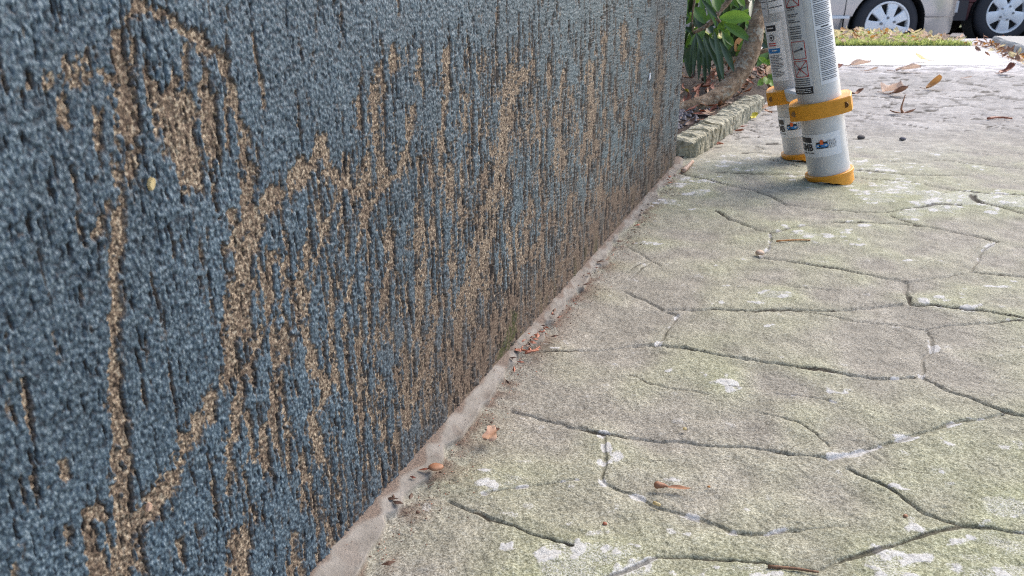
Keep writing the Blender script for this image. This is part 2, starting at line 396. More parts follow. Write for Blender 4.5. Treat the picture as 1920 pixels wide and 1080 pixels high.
def build_wall():
    # stations along the path: straight, round corner, return
    s = [-2.5, -1.5, -0.8, -0.4, -0.2, -0.05, 0.03]
    x = 0.07
    while x < S_END - RC:
        s.append(x); x += max(0.0005, (x * x + D_W * D_W) / (D_W * 778) * 0.85)
    s = np.array(s + [S_END - RC])
    arc = np.linspace(0, PI / 2, 14)[1:]
    ret = np.array([0.02, 0.06, 0.15, 0.4, 0.9, 1.8])
    px, py, nx, ny = [], [], [], []
    u, nn = np.array(U[:2]), np.array(NRM[:2]); w0 = np.array(W0[:2])
    for v in s: px.append(w0 + u * v); nx.append(nn)
    cc = w0 + u * (S_END - RC) - nn * RC
    for a in arc:
        d = nn * math.cos(a) + u * math.sin(a); px.append(cc + d * RC); nx.append(d)
    for v in ret: px.append(cc + u * RC - nn * v); nx.append(u)
    px, nx = np.array(px), np.array(nx)
    sl = np.concatenate([s, S_END - RC + arc * RC, S_END - RC + PI / 2 * RC + ret])     # developed length
    z = np.concatenate([[-0.06, -0.02], np.arange(-0.004, 0.375, 0.00062), [0.40, 0.5, 0.8, 1.3, 2.0, 2.6]])
    S, Z = np.meshgrid(sl, z); Sf, Zf = S.reshape(-1), Z.reshape(-1)
    nz = len(z)
    base = np.concatenate([np.tile(px, (nz, 1)), Zf[:, None]], 1)
    nor = np.concatenate([np.tile(nx, (nz, 1)), np.zeros((len(Zf), 1))], 1)
    u_, v_, dep = pix(base)
    ok = (dep > 0.05) & (Sf > 0.02) & (Sf < S_END + 0.05)
    u_ = np.where(ok, u_, -9e3); v_ = np.where(ok, v_, -9e3)

    c = 0.0005
    grain = samp(tile(2048, 1024, 0.65, 1.15, 1), Sf / c, Zf / c)
    grain2 = samp(tile(2048, 1024, 1.35, 2.7, 2), Sf / c + 311, Zf / c + 77)
    streak = samp(tile(2048, 1024, 1.7, 12, 3), Sf / c + 13, Zf / c)
    streak2 = samp(tile(2048, 1024, 3.4, 26, 4), Sf / c, Zf / c + 200)
    patch = samp(tile(1024, 1024, 9, 22, 5), Sf / c, Zf / c)
    rough = samp(tile(2048, 1024, 1.2, 1.2, 6), Sf / c, Zf / c)
    slitn = samp(tile(2048, 1024, 0.68, 4.6, 7), Sf / c + 99, Zf / c + 55)
    slitf = samp(tile(2048, 1024, 1.9, 13, 17), Sf / c + 21, Zf / c + 155)
    wobx = samp(tile(1024, 1024, 7, 7, 8), Sf / c, Zf / c); woby = samp(tile(1024, 1024, 7, 14, 9), Sf / c, Zf / c)
    toneb = samp(tile(512, 512, 60, 60, 10), Sf / c, Zf / c)

    # worn lines traced from the photograph, kept in wall coordinates through the vertices they fall on
    k = np.clip(1 / np.maximum(dep, 0.2), 0, 4)
    uu, vv = u_ + wobx * 0.9 * k + rough * 0.8, v_ + woby * 1.2 * k
    strokes = [
     ([(236,75),(240,35),(262,12),(285,14),(300,32)], [10,11,11,11,8]),
     ([(298,14),(330,42),(355,62),(378,80),(405,102),(425,132),(438,160),(441,200)], [5,8,11,12,11,10,8,6]),
     ([(441,200),(455,240),(462,285),(468,330),(470,370),(455,420),(440,470)], [6,7,8,9,10,9,7]),
     ([(236,60),(230,120),(236,175),(243,215),(240,280),(233,335),(228,400),(222,470)], [11,12,19,25,20,14,11,11]),
     ([(222,470),(218,540),(217,600),(217,660),(221,720),(224,780)], [9,8,8,8,9,13]),
     ([(224,770),(216,840),(220,900),(232,950)], [12,8,8,10]), ([(226,780),(240,860),(246,930)], [8,6,6]),
     ([(160,100),(182,132),(212,150),(234,132)], [8,12,10,8]), ([(181,95),(186,120)], [6,8]),
     ([(136,128),(150,150),(147,165)], [10,12,8]), ([(128,130),(118,150)], [4,5]), ([(95,148),(95,168)], [8,8]), ([(44,165),(44,180)], [9,7]),
     ([(122,185),(121,210),(125,235)], [6,7,7]), ([(191,205),(188,240),(190,270)], [6,6,5]),
     ([(206,372),(198,400),(182,430),(172,445)], [6,8,8,5]), ([(254,75),(252,112)], [5,5]), ([(305,120),(300,150)],[4,4]),
     ([(352,75),(350,110),(348,150)], [6,7,7]), ([(300,150),(285,200)], [4,4]), ([(375,160),(385,200)],[5,5]),
     ([(605,262),(600,290),(560,332),(520,366),(492,400),(470,450)], [8,14,18,14,13,13]),
     ([(605,270),(622,325)], [8,12]), ([(622,325),(627,365)], [6,4]),
     ([(470,450),(452,520),(440,600),(438,660),(425,705)], [14,15,14,14,15]), ([(468,450),(462,530),(452,600)], [10,10,10]),
     ([(425,705),(400,755),(370,802),(335,872),(300,935),(262,975)], [14,15,13,14,16,15]),
     ([(440,660),(450,720),(440,790),(430,850)], [9,10,8,6]), ([(432,395),(445,440),(430,470)], [7,9,8]),
     ([(165,965),(200,972),(250,985),(292,958)], [10,12,16,14]), ([(165,970),(178,1010),(168,1040)], [8,9,6]), ([(235,990),(240,1040),(238,1085)], [20,22,18]),
     ([(185,1050),(190,1085)], [14,14]), ([(130,985),(132,1015)], [6,7]), ([(120,870),(128,895)], [7,8]), ([(30,1060),(36,1085)],[8,8]),
     ([(575,470),(562,560),(575,640),(592,690),(612,725)], [9,11,10,9,9]), ([(632,690),(615,735),(600,770)],[5,7,5]),
     ([(640,330),(625,390),(602,470),(580,560)], [7,6,6,5]), ([(512,480),(508,560),(490,650)], [7,7,5]),
     ([(545,480),(530,560),(540,640),(520,690)], [5,6,6,4]), ([(465,780),(480,860),(500,840)], [7,8,6]), ([(430,860),(428,920)], [6,7]),
     ([(590,800),(600,850),(590,900)], [7,9,7]), ([(450,1000),(455,1080)], [14,16]), ([(555,1000),(560,1075)], [10,12]), ([(520,700),(540,800)],[4,5]),
     ([(735,88),(735,130)], [7,7]), ([(757,88),(756,125)], [7,6]), ([(712,125),(706,180),(707,250)], [6,9,9]), ([(707,250),(712,300),(722,345)], [8,8,12]), ([(722,345),(752,330),(768,270),(778,200)], [12,7,6,6]),
     ([(722,345),(680,420),(655,560)], [8,5,4]), ([(671,190),(671,240)], [6,7]), ([(690,290),(690,350)], [6,10]), ([(640,330),(665,360),(690,350)],[9,12,9]), ([(838,100),(840,160),(832,250),(825,340)], [7,6,5,4]),
     ([(788,90),(786,160)], [4,5]), ([(875,180),(872,250)], [4,5]),
     ([(965,105),(960,170),(950,230),(942,300),(930,370),(915,450)], [10,16,15,12,14,12]), ([(985,130),(960,180)], [8,8]), ([(1000,120),(960,150)],[6,7]),
     ([(915,450),(898,520),(880,570),(900,640),(905,700)], [12,14,15,16,14]), ([(940,310),(900,420),(870,560),(850,700)], [6,6,8,8]),
     ([(1000,375),(985,450),(970,500)], [8,8,8]), ([(970,500),(1012,455)], [6,4]), ([(955,430),(962,500)],[5,6]),
     ([(1045,200),(1050,290),(1048,330)], [6,12,8]), ([(1070,280),(1050,300)],[4,6]), ([(1110,120),(1112,200),(1105,260)], [6,9,6]), ([(1135,60),(1130,160)],[4,4]), ([(1170,50),(1172,110)],[5,5]),
     ([(1240,40),(1238,140),(1232,220),(1222,300),(1218,345)], [5,6,6,7,6]), ([(1200,60),(1195,150)],[4,4]),
     ([(800,430),(790,560),(780,650)],[5,7,9]), ([(850,440),(845,560)],[5,5]), ([(820,560),(800,680),(760,790)],[8,10,10]), ([(740,440),(720,560),(700,680)],[5,5,5]),
     ([(330,150),(322,230),(305,290)],[4,6,6]),
    ]
    fld = np.full(Sf.shape, -3.0, np.float32)
    for pts, ws in strokes:
        fld = np.maximum(fld, seg_field(uu, vv, pts, [w * 1.2 for w in ws], 4.0))
    # zones where chips crowd: (x, y, rx, ry, amount)
    zones = [(345,210,65,75,1.2),(400,270,65,80,1.1),(330,250,60,90,.85),(360,345,70,40,.9),(360,440,40,60,.45),(720,330,120,90,.55),(560,520,150,130,.62),(480,680,90,90,.45),
             (640,640,130,140,.5),(950,210,110,130,.8),(900,520,160,170,.85),(820,690,130,110,1.0),(690,820,100,120,.75),(1080,240,110,170,.55),(1020,480,130,90,.55),(1110,400,90,60,.6),
             (540,930,120,150,.5),(560,870,110,110,.35),(240,1010,120,70,.6),(940,120,90,60,.6),(1000,260,150,150,.3),(640,260,90,90,.3),(800,230,90,120,.25),(1200,200,70,160,.5),(1150,330,80,80,.5),(1090,160,60,130,.35),(860,330,80,140,.35),(620,420,90,90,.4),(470,560,60,110,.4),(420,760,50,70,.3),(560,700,110,90,.3),(640,990,60,60,.6),(740,120,90,60,.3),(760,450,160,120,.35),(270,210,60,80,.3),(455,850,70,120,.25)]
    zone = np.zeros(Sf.shape, np.float32)
    for zx, zy, rx, ry, am in zones:
        zone += am * np.exp(-((u_ - zx) / rx) ** 2 - ((v_ - zy) / ry) ** 2)
    low = sstep(0.095, 0.005, Zf) * sstep(0.26, 0.62, Sf)                  # bare band along the foot of the wall
    zone += 1.25 * low
    zone = np.minimum(zone, 1.9)
    n = 0.66 * streak + 0.42 * streak2 + 0.25 * patch + 0.25 * rough + 0.25 * slitn
    chip = n + zone * 1.3 - 1.60
    line = fld * 1.05 + 0.60 * (0.60 * streak + 0.35 * streak2 + 0.45 * rough + 0.45 * slitn) + 0.04
    field = np.maximum(chip, np.minimum(line, 2.0))
    tan = sstep(-0.06, 0.10, field)
    kf = sstep(0.30, 0.75, Sf)
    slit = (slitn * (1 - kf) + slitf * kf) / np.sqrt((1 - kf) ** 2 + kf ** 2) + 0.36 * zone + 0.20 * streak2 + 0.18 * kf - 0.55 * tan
    gap = sstep(1.58, 1.70, slit)  # narrow slits; their inner shade is also painted into the colour
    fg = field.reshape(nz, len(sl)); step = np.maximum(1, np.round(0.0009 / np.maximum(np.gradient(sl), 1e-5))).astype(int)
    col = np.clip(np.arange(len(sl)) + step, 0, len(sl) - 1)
    lip = sstep(0.02, 0.10, fg) * sstep(0.06, -0.06, fg[:, col])                   # shadow under the far lip of each chip, painted into the colour
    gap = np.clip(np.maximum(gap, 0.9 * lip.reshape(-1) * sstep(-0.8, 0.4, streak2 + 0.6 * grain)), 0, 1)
    # specks of paint left inside bare patches
    h = 0.00026 * grain + 0.00011 * grain2 + 0.00018 * patch
    h = h * (1 - tan) + tan * (-0.00095 + 0.00022 * rough)
    h -= 0.0011 * gap
    fadeS = sstep(S_END + 0.06, S_END - 0.02, Sf)
    dense = (Zf > -0.004) & (Zf < 0.376) & (Sf > 0.06)
    h = np.where(dense, h * (0.35 + 0.65 * fadeS), 0)
    P = base + nor * h[:, None]
    wash = sstep(0.25, 1.0, Sf)
    moss = sstep(0.15, 0.9, seg_field(uu, vv, [(968, 592), (962, 625), (940, 668)], [9, 8, 10], 2.5) + 0.35 * grain2) * 0.9
    moss = np.maximum(moss, sstep(0.05, 0.0, Zf) * sstep(0.6, 1.6, patch) * 0.5 * sstep(0.4, 0.7, Sf))
    rust = np.clip(low * 0.9 + 0.5 * sstep(0.6, 1.6, patch + 0.5 * streak2) * sstep(0.3, 0.8, Sf) * sstep(0.25, 0.05, Zf) + 0.5 * np.exp(-((u_ - 1236) / 12) ** 2) + 0.55 * sstep(0.5, 1.7, streak2) * tan + 0.85 * np.exp(-(field / 0.30) ** 2) * (np.abs(field) < 1) * sstep(-0.6, 0.8, patch + grain2) + 0.55 * np.exp(-((u_ - 880) / 170) ** 2 - ((v_ - 650) / 110) ** 2) + 0.5 * np.exp(-((u_ - 1140) / 90) ** 2 - ((v_ - 420) / 80) ** 2), 0, 1)
    tone = np.clip(0.5 + 0.13 * toneb + 0.05 * patch + 0.06 * grain, 0, 1)
    sh = (nz, len(sl))
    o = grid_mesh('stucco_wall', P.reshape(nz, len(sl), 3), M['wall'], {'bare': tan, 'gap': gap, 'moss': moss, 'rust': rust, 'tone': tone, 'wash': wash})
    tag(o, 'blue painted stucco wall with tan worn patches along the left of the walkway', 'wall')
    # the mass of the building behind the skin
    mb = MB()
    a, b = W0 + U * -2.45 - NRM * 0.03, W0 + U * (S_END - 0.03) - NRM * 0.03
    c_, d_ = b - NRM * 1.6, a - NRM * 1.6
    q = [a, b, c_, d_]
    mb.loft([[(p.x, p.y, -0.05) for p in q], [(p.x, p.y, 2.58) for p in q]])
    mb.build('wall_core', M['house'], o)
    e = MB(); g_ = 0.02
    q2 = [a - U * g_ + NRM * 0.06, b + U * 0.06 + NRM * 0.06, c_ + U * 0.06, d_ - U * g_]
    e.loft([[(p.x, p.y, 2.605) for p in q2], [(p.x, p.y, 2.66) for p in q2]])
    e.build('coping', M['kerbstone'], o)
    return o
wall = build_wall()

# ------------------------------------------------------------------ the walkway
Y_END = 3.46
CRACKS = [  # photo-traced joints between the stamped stones: points, width (m), bloom
 ([(960,764),(1040,785),(1130,810),(1250,823),(1400,833),(1500,848),(1565,858)],.0062,0), ([(1565,858),(1600,850),(1680,825),(1760,800),(1880,775)],.0075,.55),
 ([(1595,880),(1640,905),(1690,935),(1740,960),(1800,984)],.006,.15), ([(1800,985),(1860,992),(1920,1000),(2010,1012)],.0065,.3),
 ([(1800,985),(1740,1000),(1660,1025),(1590,1045),(1545,1062),(1530,1068)],.006,.2), ([(1530,1068),(1440,1060),(1330,1047),(1230,1042)],.005,.1),
 ([(838,938),(900,963),(960,985),(1020,1010),(1068,1033)],.0055,0), ([(1130,812),(1131,850),(1122,890),(1128,908),(1170,920),(1220,940)],.006,.95),
 ([(1220,940),(1290,965),(1360,990),(1420,998),(1500,995)],.006,.5), ([(1500,995),(1600,985)],.003,.7),
 ([(1190,648),(1240,645),(1300,655),(1380,670),(1480,685),(1570,698),(1640,704),(1715,706)],.0085,0), ([(1735,705),(1780,728),(1840,752),(1900,775),(1990,790)],.008,0),
 ([(1730,705),(1735,670),(1748,640),(1742,615)],.007,.5), ([(1742,612),(1830,605),(1920,603),(2000,598)],.006,0),
 ([(1258,577),(1400,579),(1500,581),(1600,576),(1690,568)],.0085,0), ([(1500,583),(1600,596),(1680,606),(1738,613)],.005,0),
 ([(1172,542),(1210,560),(1250,578),(1272,588)],.0075,0), ([(1272,588),(1255,610),(1240,630),(1228,648)],.007,.9),
 ([(1698,527),(1700,550),(1712,568),(1760,573),(1830,580),(1920,596)],.009,0), ([(1424,480),(1460,485),(1520,495),(1600,508),(1660,518),(1700,526)],.0095,0),
 ([(1700,526),(1760,520),(1805,512)],.006,.1), ([(1822,507),(1830,490),(1840,470),(1866,451)],.006,.4), ([(1822,506),(1860,512),(1920,516)],.008,0),
 ([(1868,450),(1820,438),(1760,427),(1700,420),(1560,416)],.010,0), ([(1668,405),(1720,420),(1790,432)],.008,0),
 ([(1345,395),(1380,415),(1420,430),(1450,436)],.009,0), ([(1450,436),(1500,425),(1545,415)],.007,.4), ([(1445,437),(1440,460),(1430,478)],.007,.5),
 ([(1278,328),(1340,340),(1400,352),(1440,365)],.010,0), ([(1440,365),(1480,382),(1560,392),(1660,398),(1720,390),(1800,385)],.009,.25),
 ([(1825,370),(1835,382),(1880,390),(1925,402)],.012,0), ([(1735,347),(1825,363),(1925,367)],.012,0), ([(1600,320),(1700,328),(1815,328)],.012,.2),
 ([(1770,300),(1850,310),(1925,316)],.014,0), ([(1395,520),(1460,533),(1565,541)],.0045,0), ([(1170,460),(1210,480),(1240,495)],.005,.2),
 ([(1450,733),(1500,738),(1560,750)],.004,.5), ([(1420,770),(1500,790),(1560,835)],.0035,.2), ([(960,656),(1080,655),(1190,648)],.0045,.1),
 ([(1180,700),(1240,722),(1330,740)],.003,.1), ([(900,925),(1000,907),(1080,900)],.0035,.6), ([(1330,322),(1420,326),(1500,328)],.010,.2), ([(1540,320),(1610,334),(1730,345)],.008,.1),
 ([(1640,262),(1580,260),(1500,258)],.012,0), ([(1850,283),(1925,286)],.012,0), ([(1650,304),(1760,300)],.010,.3), ([(1440,300),(1500,312)],.008,0),
 ([(1100,1100),(1230,1042)],.005,.4), ([(1150,520),(1230,478),(1180,520)],.003,.2),
]
def build_walk():
    Y = [-2.0, -1.2, -0.6, -0.2, 0.0, 0.1, 0.2, 0.28]
    y = 0.31
    while y < Y_END:
        Y.append(y); y += max(0.0008, y * y / (0.33 * 778) * 0.82)
    Y = np.array(Y + [Y_END])
    t = np.concatenate([[-8, -4, -2.2, -1.4, -1.0, -0.75, -0.6], np.arange(-0.45, 0.93, 0.00125), np.arange(0.934, 2.2, 0.005), [2.3, 2.6, 3.2, 4.5, 8]])
    sc = np.maximum(Y, 0.3)
    X = t[None, :] * sc[:, None]; YY = np.repeat(Y[:, None], len(t), 1)
    x, yv = X.reshape(-1), YY.reshape(-1)
    c = 0.001
    n1 = samp(tile(2048, 2048, 1.2, 1.2, 21), x / c, yv / c); n2 = samp(tile(1024, 1024, 5, 5, 22), x / c, yv / c)
    n3 = samp(tile(1024, 1024, 16, 16, 23), x / c, yv / c); n4 = samp(tile(1024, 1024, 60, 60, 24), x / c, yv / c)
    n5 = samp(tile(1024, 1024, 9, 3.5, 25), x / c, yv / c); wx = samp(tile(1024, 1024, 10, 10, 26), x / c, yv / c); wy = samp(tile(1024, 1024, 10, 10, 27), x / c, yv / c)
    n6 = samp(tile(1024, 1024, 3, 3, 28), x / c, yv / c)
    xx, yy = x + 0.0014 * wx + 0.0005 * n6, yv + 0.0014 * wy + 0.0005 * n6
    groove = np.zeros(x.shape, np.float32); broad = np.zeros(x.shape, np.float32); dirt = np.zeros(x.shape, np.float32); white = np.zeros(x.shape, np.float32)
    extra = []
    r2 = random.Random(3)
    for k in range(120):                          # short surface cracks further along the walkway
        Yc = r2.uniform(1.55, 3.2); Xc = r2.uniform(Yc * 0.26, Yc * 0.68); L_ = r2.uniform(0.03, 0.16); a = r2.gauss(0, 0.4) - 0.15
        pts = [(Xc, Yc)]
        for _ in range(4):
            Xc += L_ / 4 * math.cos(a); Yc += L_ / 4 * math.sin(a); a += r2.gauss(0, 0.5); pts.append((Xc, Yc))
        extra.append((pts, Yc * Yc * r2.uniform(0.0026, 0.0062), 0.0))
    for k in range(28):                           # and hair marks nearby
        Yc = r2.uniform(0.4, 1.4); Xc = r2.uniform(Yc * 0.05, Yc * 0.75); L_ = r2.uniform(0.012, 0.05); a = r2.gauss(-0.1, 0.6)
        pts = [(Xc, Yc)]
        for _ in range(4):
            Xc += L_ / 4 * math.cos(a); Yc += L_ / 4 * math.sin(a); a += r2.gauss(0, 0.4); pts.append((Xc, Yc))
        extra.append((pts, r2.uniform(0.0008, 0.0020), 0.0))
    lines = [([tuple(G(*p)[:2]) for p in pts], w, wh) for pts, w, wh in CRACKS] + extra
    for pts, w, wh in lines:
        pts = [tuple(p) for p in spline(pts, 5)] if len(pts) > 2 else pts
        w = w * 0.52
        f = seg_field(xx, yy, pts, [w * 0.55] * len(pts), 5.0)
        g = sstep(-0.35, 0.55, f + 0.12 * n2)
        groove = np.maximum(groove, g * min(1, w / 0.005))
        broad = np.maximum(broad, sstep(-3.2, 0.6, f + 0.3 * n2) * min(1, w / 0.004))
        d = sstep(0.1, 0.55, f + 0.22 * n2 + 0.38 * n3 + 0.3 * n4 - 0.12) * (1 - 0.88 * wh)
        dirt = np.maximum(dirt, d)
        if wh > 0: white = np.maximum(white, min(0.95, 1.3 * wh) * sstep(-1.8, 0.6, f + 0.7 * n2 + 0.5 * n3))
    # joints of the stones beyond those traced above
    r3 = np.random.default_rng(5)
    gx, gy = np.meshgrid(np.arange(-0.5, 5.2, 0.21), np.arange(-0.4, 3.9, 0.21))
    pt = np.stack([gx.reshape(-1), gy.reshape(-1)], 1) + r3.uniform(-0.085, 0.085, (gx.size, 2)); pt[:, 0] += 0.10 * (np.round(pt[:, 1] / 0.21) % 2)
    sel = np.nonzero(((yv > 1.62) | (x > 0.70 * yv + 0.06)) & (yv > 0.05) & (x < 4.8) & (x > 0.05))[0]
    for q in range(0, len(sel), 20000):
        ii = sel[q:q + 20000]; ax, ay = x[ii] + 0.010 * wx[ii], yv[ii] + 0.010 * wy[ii]
        near = pt[(pt[:, 0] > ax.min() - .5) & (pt[:, 0] < ax.max() + .5) & (pt[:, 1] > ay.min() - .5) & (pt[:, 1] < ay.max() + .5)]
        d2 = np.sort(np.partition((ax[:, None] - near[:, 0]) ** 2 + (ay[:, None] - near[:, 1]) ** 2, 1, axis=1)[:, :2], axis=1)
        ed_ = (np.sqrt(d2[:, 1]) - np.sqrt(d2[:, 0])) / 2
        wj = np.maximum(0.0026, 0.0020 * ay * ay)
        f = 1 - ed_ / wj; fade = sstep(-0.9, 0.5, n4[ii] + 0.4 * n3[ii]) * np.where(ay > 1.62, sstep(1.62, 1.8, ay), 1)
        groove[ii] = np.maximum(groove[ii], sstep(-0.3, 0.6, f) * 0.7 * fade)
        dirt[ii] = np.maximum(dirt[ii], sstep(0.0, 0.5, f + 0.3 * n3[ii]) * 0.62 * fade)
    relief = 0.00022 * n1 + 0.00028 * n2 + 0.00055 * n3 + 0.0014 * n4
    # distance from the wall face: cement fillet, crumbs
    dw = (x - W0.x) * NRM.x + (yv - W0.y) * NRM.y
    sw = (x - W0.x) * U.x + (yv - W0.y) * U.y
    wid = np.interp(sw, [0.2, 0.45, 0.62, 0.8, 1.1, 1.5], [0.023, 0.015, 0.009, 0.009, 0.011, 0.011])
    edge = wid - dw + 0.0016 * n2 + 0.0032 * n3
    strip = sstep(-0.0006, 0.0012, edge) * (sw < S_END + 0.03) * (sw > -2.6)
    h = relief * (1 - 0.75 * strip) - 0.0026 * groove - 0.0006 * broad * (1 - strip) + strip * (0.0035 + 0.006 * np.clip(1 - dw / wid, 0, 1) ** 2)
    crumb = np.exp(-np.clip(-edge, 0, 1) / 0.016) * (1 - strip) * sstep(-0.4, 1.0, n2 + 0.9 * n3 + 0.35) * 0.92 * (sw < S_END)
    crumb = np.maximum(crumb, 0.75 * strip * sstep(0.0045, 0.0, dw + 0.0022 * n2 + 0.001 * n3))
    crumb = np.maximum(crumb, 0.25 * strip * sstep(1.2, 2.2, n2 + 0.7 * n3 + 0.4 * n6))
    bloomz = sstep(0.2, 1.9, 0.6 * n5 + 0.7 * n3 + 0.75 * n4) * sstep(0.1, 1.7, 0.8 * n2 + 0.7 * n6 + 0.3 * n1) * 0.85 + 0.35 * sstep(2.2, 3.0, n6 + 0.6 * n2)
    bloomz = np.maximum(bloomz, 0.36 * sstep(0.3, 1.6, 0.7 * n4 + 0.6 * n3 + 0.3 * n5))
    white = np.clip(np.maximum(white * sstep(-0.5, 1.3, n6 + n2), bloomz) * (1 - strip), 0, 1)
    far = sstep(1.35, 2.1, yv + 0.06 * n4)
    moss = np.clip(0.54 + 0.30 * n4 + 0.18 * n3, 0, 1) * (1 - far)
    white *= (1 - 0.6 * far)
    pale = sstep(2.85, 3.5, yv + 0.10 * n4 + 0.05 * n3 + 0.18 * (x - 1.6)) * 0.9  # painted glare: paving lightens towards the overexposed sidewalk
    stain = np.clip(0.5 + 0.15 * n4 + 0.16 * n3 + 0.15 * n2, 0, 1)
    h = h * sstep(3.42, 3.15, yv)
    P = np.stack([x, yv, h], 1)
    inner = (x < 8) & (yv > 0.28)
    P[:, 2] = np.where(inner, P[:, 2], 0)
    dirt = dirt * (1 - strip)
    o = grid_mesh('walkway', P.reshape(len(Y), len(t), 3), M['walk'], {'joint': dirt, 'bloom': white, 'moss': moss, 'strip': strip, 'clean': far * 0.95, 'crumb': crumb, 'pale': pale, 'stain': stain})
    tag(o, kind='structure')
    return o
walkway = build_walk()

# ------------------------------------------------------------------ land, sidewalk, street
def sheet(name, prof, x0, x1, mat, nx=1, kind='structure'):
    mb = MB()
    rings = [[(x0 + (x1 - x0) * i / nx, y, z) for i in range(nx + 1)] for y, z in prof]
    mb.loft(rings, 0, False, None, False)
    o = mb.build(name, mat); tag(o, kind=kind); return o
APRON_X = atY(1822, 88, 4.4).x
sheet('ground', [(-400, -0.06), (3.0, -0.06), (5.0, -0.06), (7.0, -0.47), (13.0, -0.52), (600, -0.52)], -600, 600, M['lawn'])
mb = MB(); r = random.Random(2)
xs_ = [-14, -6] + [-2 + 0.03 * i for i in range(234)] + [7, 14]
mb.loft([[(x_, 3.40 + r.uniform(-.012, .012) + .02 * math.sin(x_ * 2.3), 0.0012) for x_ in xs_], [(x_, 4.42, 0.003) for x_ in xs_]], 0, False, None, False)
k = mb.build('sidewalk', M['sidewalk']); tag(k, kind='structure')
sheet('grass_verge', [(4.42, 0.0), (5.35, 0.0), (6.3, -0.12), (6.9, -0.26)], -14, APRON_X, M['soil'])
sheet('driveway_apron', [(4.4205, 0.004), (5.05, 0.0), (7.0, -0.375)], APRON_X + 0.002, APRON_X + 4.5, M['apron'])
sheet('street', [(6.9, -0.372), (9.5, -0.40), (13.2, -0.445)], -60, 60, M['asphalt'])
sheet('far_verge', [(13.2, -0.36), (16, -0.30), (40, -0.2)], -60, 60, M['lawn'])
mb = MB(); mb.box((-14, 6.88, -0.5), (APRON_X - 0.15, 7.02, -0.255)); k = mb.build('street_kerb', M['kerbstone']); tag(k, kind='structure')
# planting bed
bed = MB()
e0, e1 = G(1300, 300), G(1434, 204)
ed = (e1 - e0).normalized(); en = Vector((-ed.y, ed.x, 0))
bp = []
for i in range(22):
    row = []
    for j in range(22):
        p = e0 - ed * 0.25 + ed * (2.4 * i / 21) + en * (0.02 + 2.0 * j / 21)
        row.append((p.x, p.y, 0.006 + 0.012 * min(1, j / 2) + 0.008 * random.uniform(-1, 1) + 0.02 * min(1, j / 8)))
    bp.append(row)
bed.loft(bp, 0, False, None, False)
o = bed.build('planting_bed', M['soil'], smooth=True); tag(o, kind='structure')

# ------------------------------------------------------------------ edging blocks and the kerb on the right
def edging(t0, t1, label, taper=False):
    L_ = (e1 - e0).length; a, b = t0 * L_, t1 * L_
    n = 64; rings = []; ribs = max(3, round((b - a) / 0.042))
    W_, Ht = 0.060, 0.036
    r = random.Random(t0)
    for i in range(n + 1):
        q = i / n; s = a + (b - a) * q
        qq = q + 0.018 * math.sin(17 * q + 5 * t0) + 0.012 * math.sin(41 * q)
        ph = (qq * ribs) % 1.0; kk = int(qq * ribs)
        g = 0.0048 * (1 - min(1, 4.0 * min(ph, 1 - ph)))
        tp = 1.0
        if taper: tp = min(1, 0.25 + q * 6)
        base = e0 + ed * s
        ring = []
        prof = [(g * .9, -0.02), (g, 0.004), (g * 1.1 + .001, Ht * .55), (g + .002, Ht * .9), (g + .008, Ht - g * .5), (W_ * .35, Ht + .002 - g + .003 * math.sin(kk * 2.7)), (W_ * .7, Ht + .001 - g + .003 * math.sin(kk * 1.9 + 1)), (W_ - .006, Ht - .002 - g), (W_, Ht * .8), (W_, -0.02)]
        for off, z in prof:
            p = base + en * (off * (1 if not taper else 1) + (1 - tp) * 0.035 * (z < 0.02))
            ring.append((p.x + r.uniform(-1, 1) * .0022, p.y + r.uniform(-1, 1) * .0022, z + r.uniform(-1, 1) * .0018))
        rings.append(ring)
    mb = MB(); mb.loft(rings)
    o = mb.build('edging_block', M['edging'], smooth=False)
    tag(o, label, 'edging block', 'ribbed edging blocks along the planting bed'); return o
edging(0.0, 0.30, 'ribbed mossy edging block nearest the corner of the blue wall', True)
edging(0.31, 0.65, 'middle ribbed edging block with a yellow leaf lying beside it')
edging(0.66, 1.0, 'farthest ribbed edging block, beside the yellow ladder bracket')

mb = MB()
ka, kb = G(1856, 86), G(1935, 117)
kd = (kb - ka).normalized(); kn = Vector((-kd.y, kd.x, 0))
if kn.x < 0: kn = -kn
rings = []
for i in range(25):
    p = ka + kd * (3.0 * i / 24)
    w = 0.004 * math.sin(i * 2.1)
    q = [(0 + w, 0.0), (0.004 + w, 0.042), (0.012, 0.052), (0.15, 0.054), (0.155, 0.0)]
    rings.append([tuple(p + kn * a + Vector((0, 0, z - 0.02 if z == 0 else z + 0.002 * math.sin(i * 1.7)))) for a, z in q])
mb.loft(rings)
o = mb.build('concrete_kerb', M['kerbstone'])
tag(o, 'low grey concrete kerb along the right side of the walkway', 'kerb')

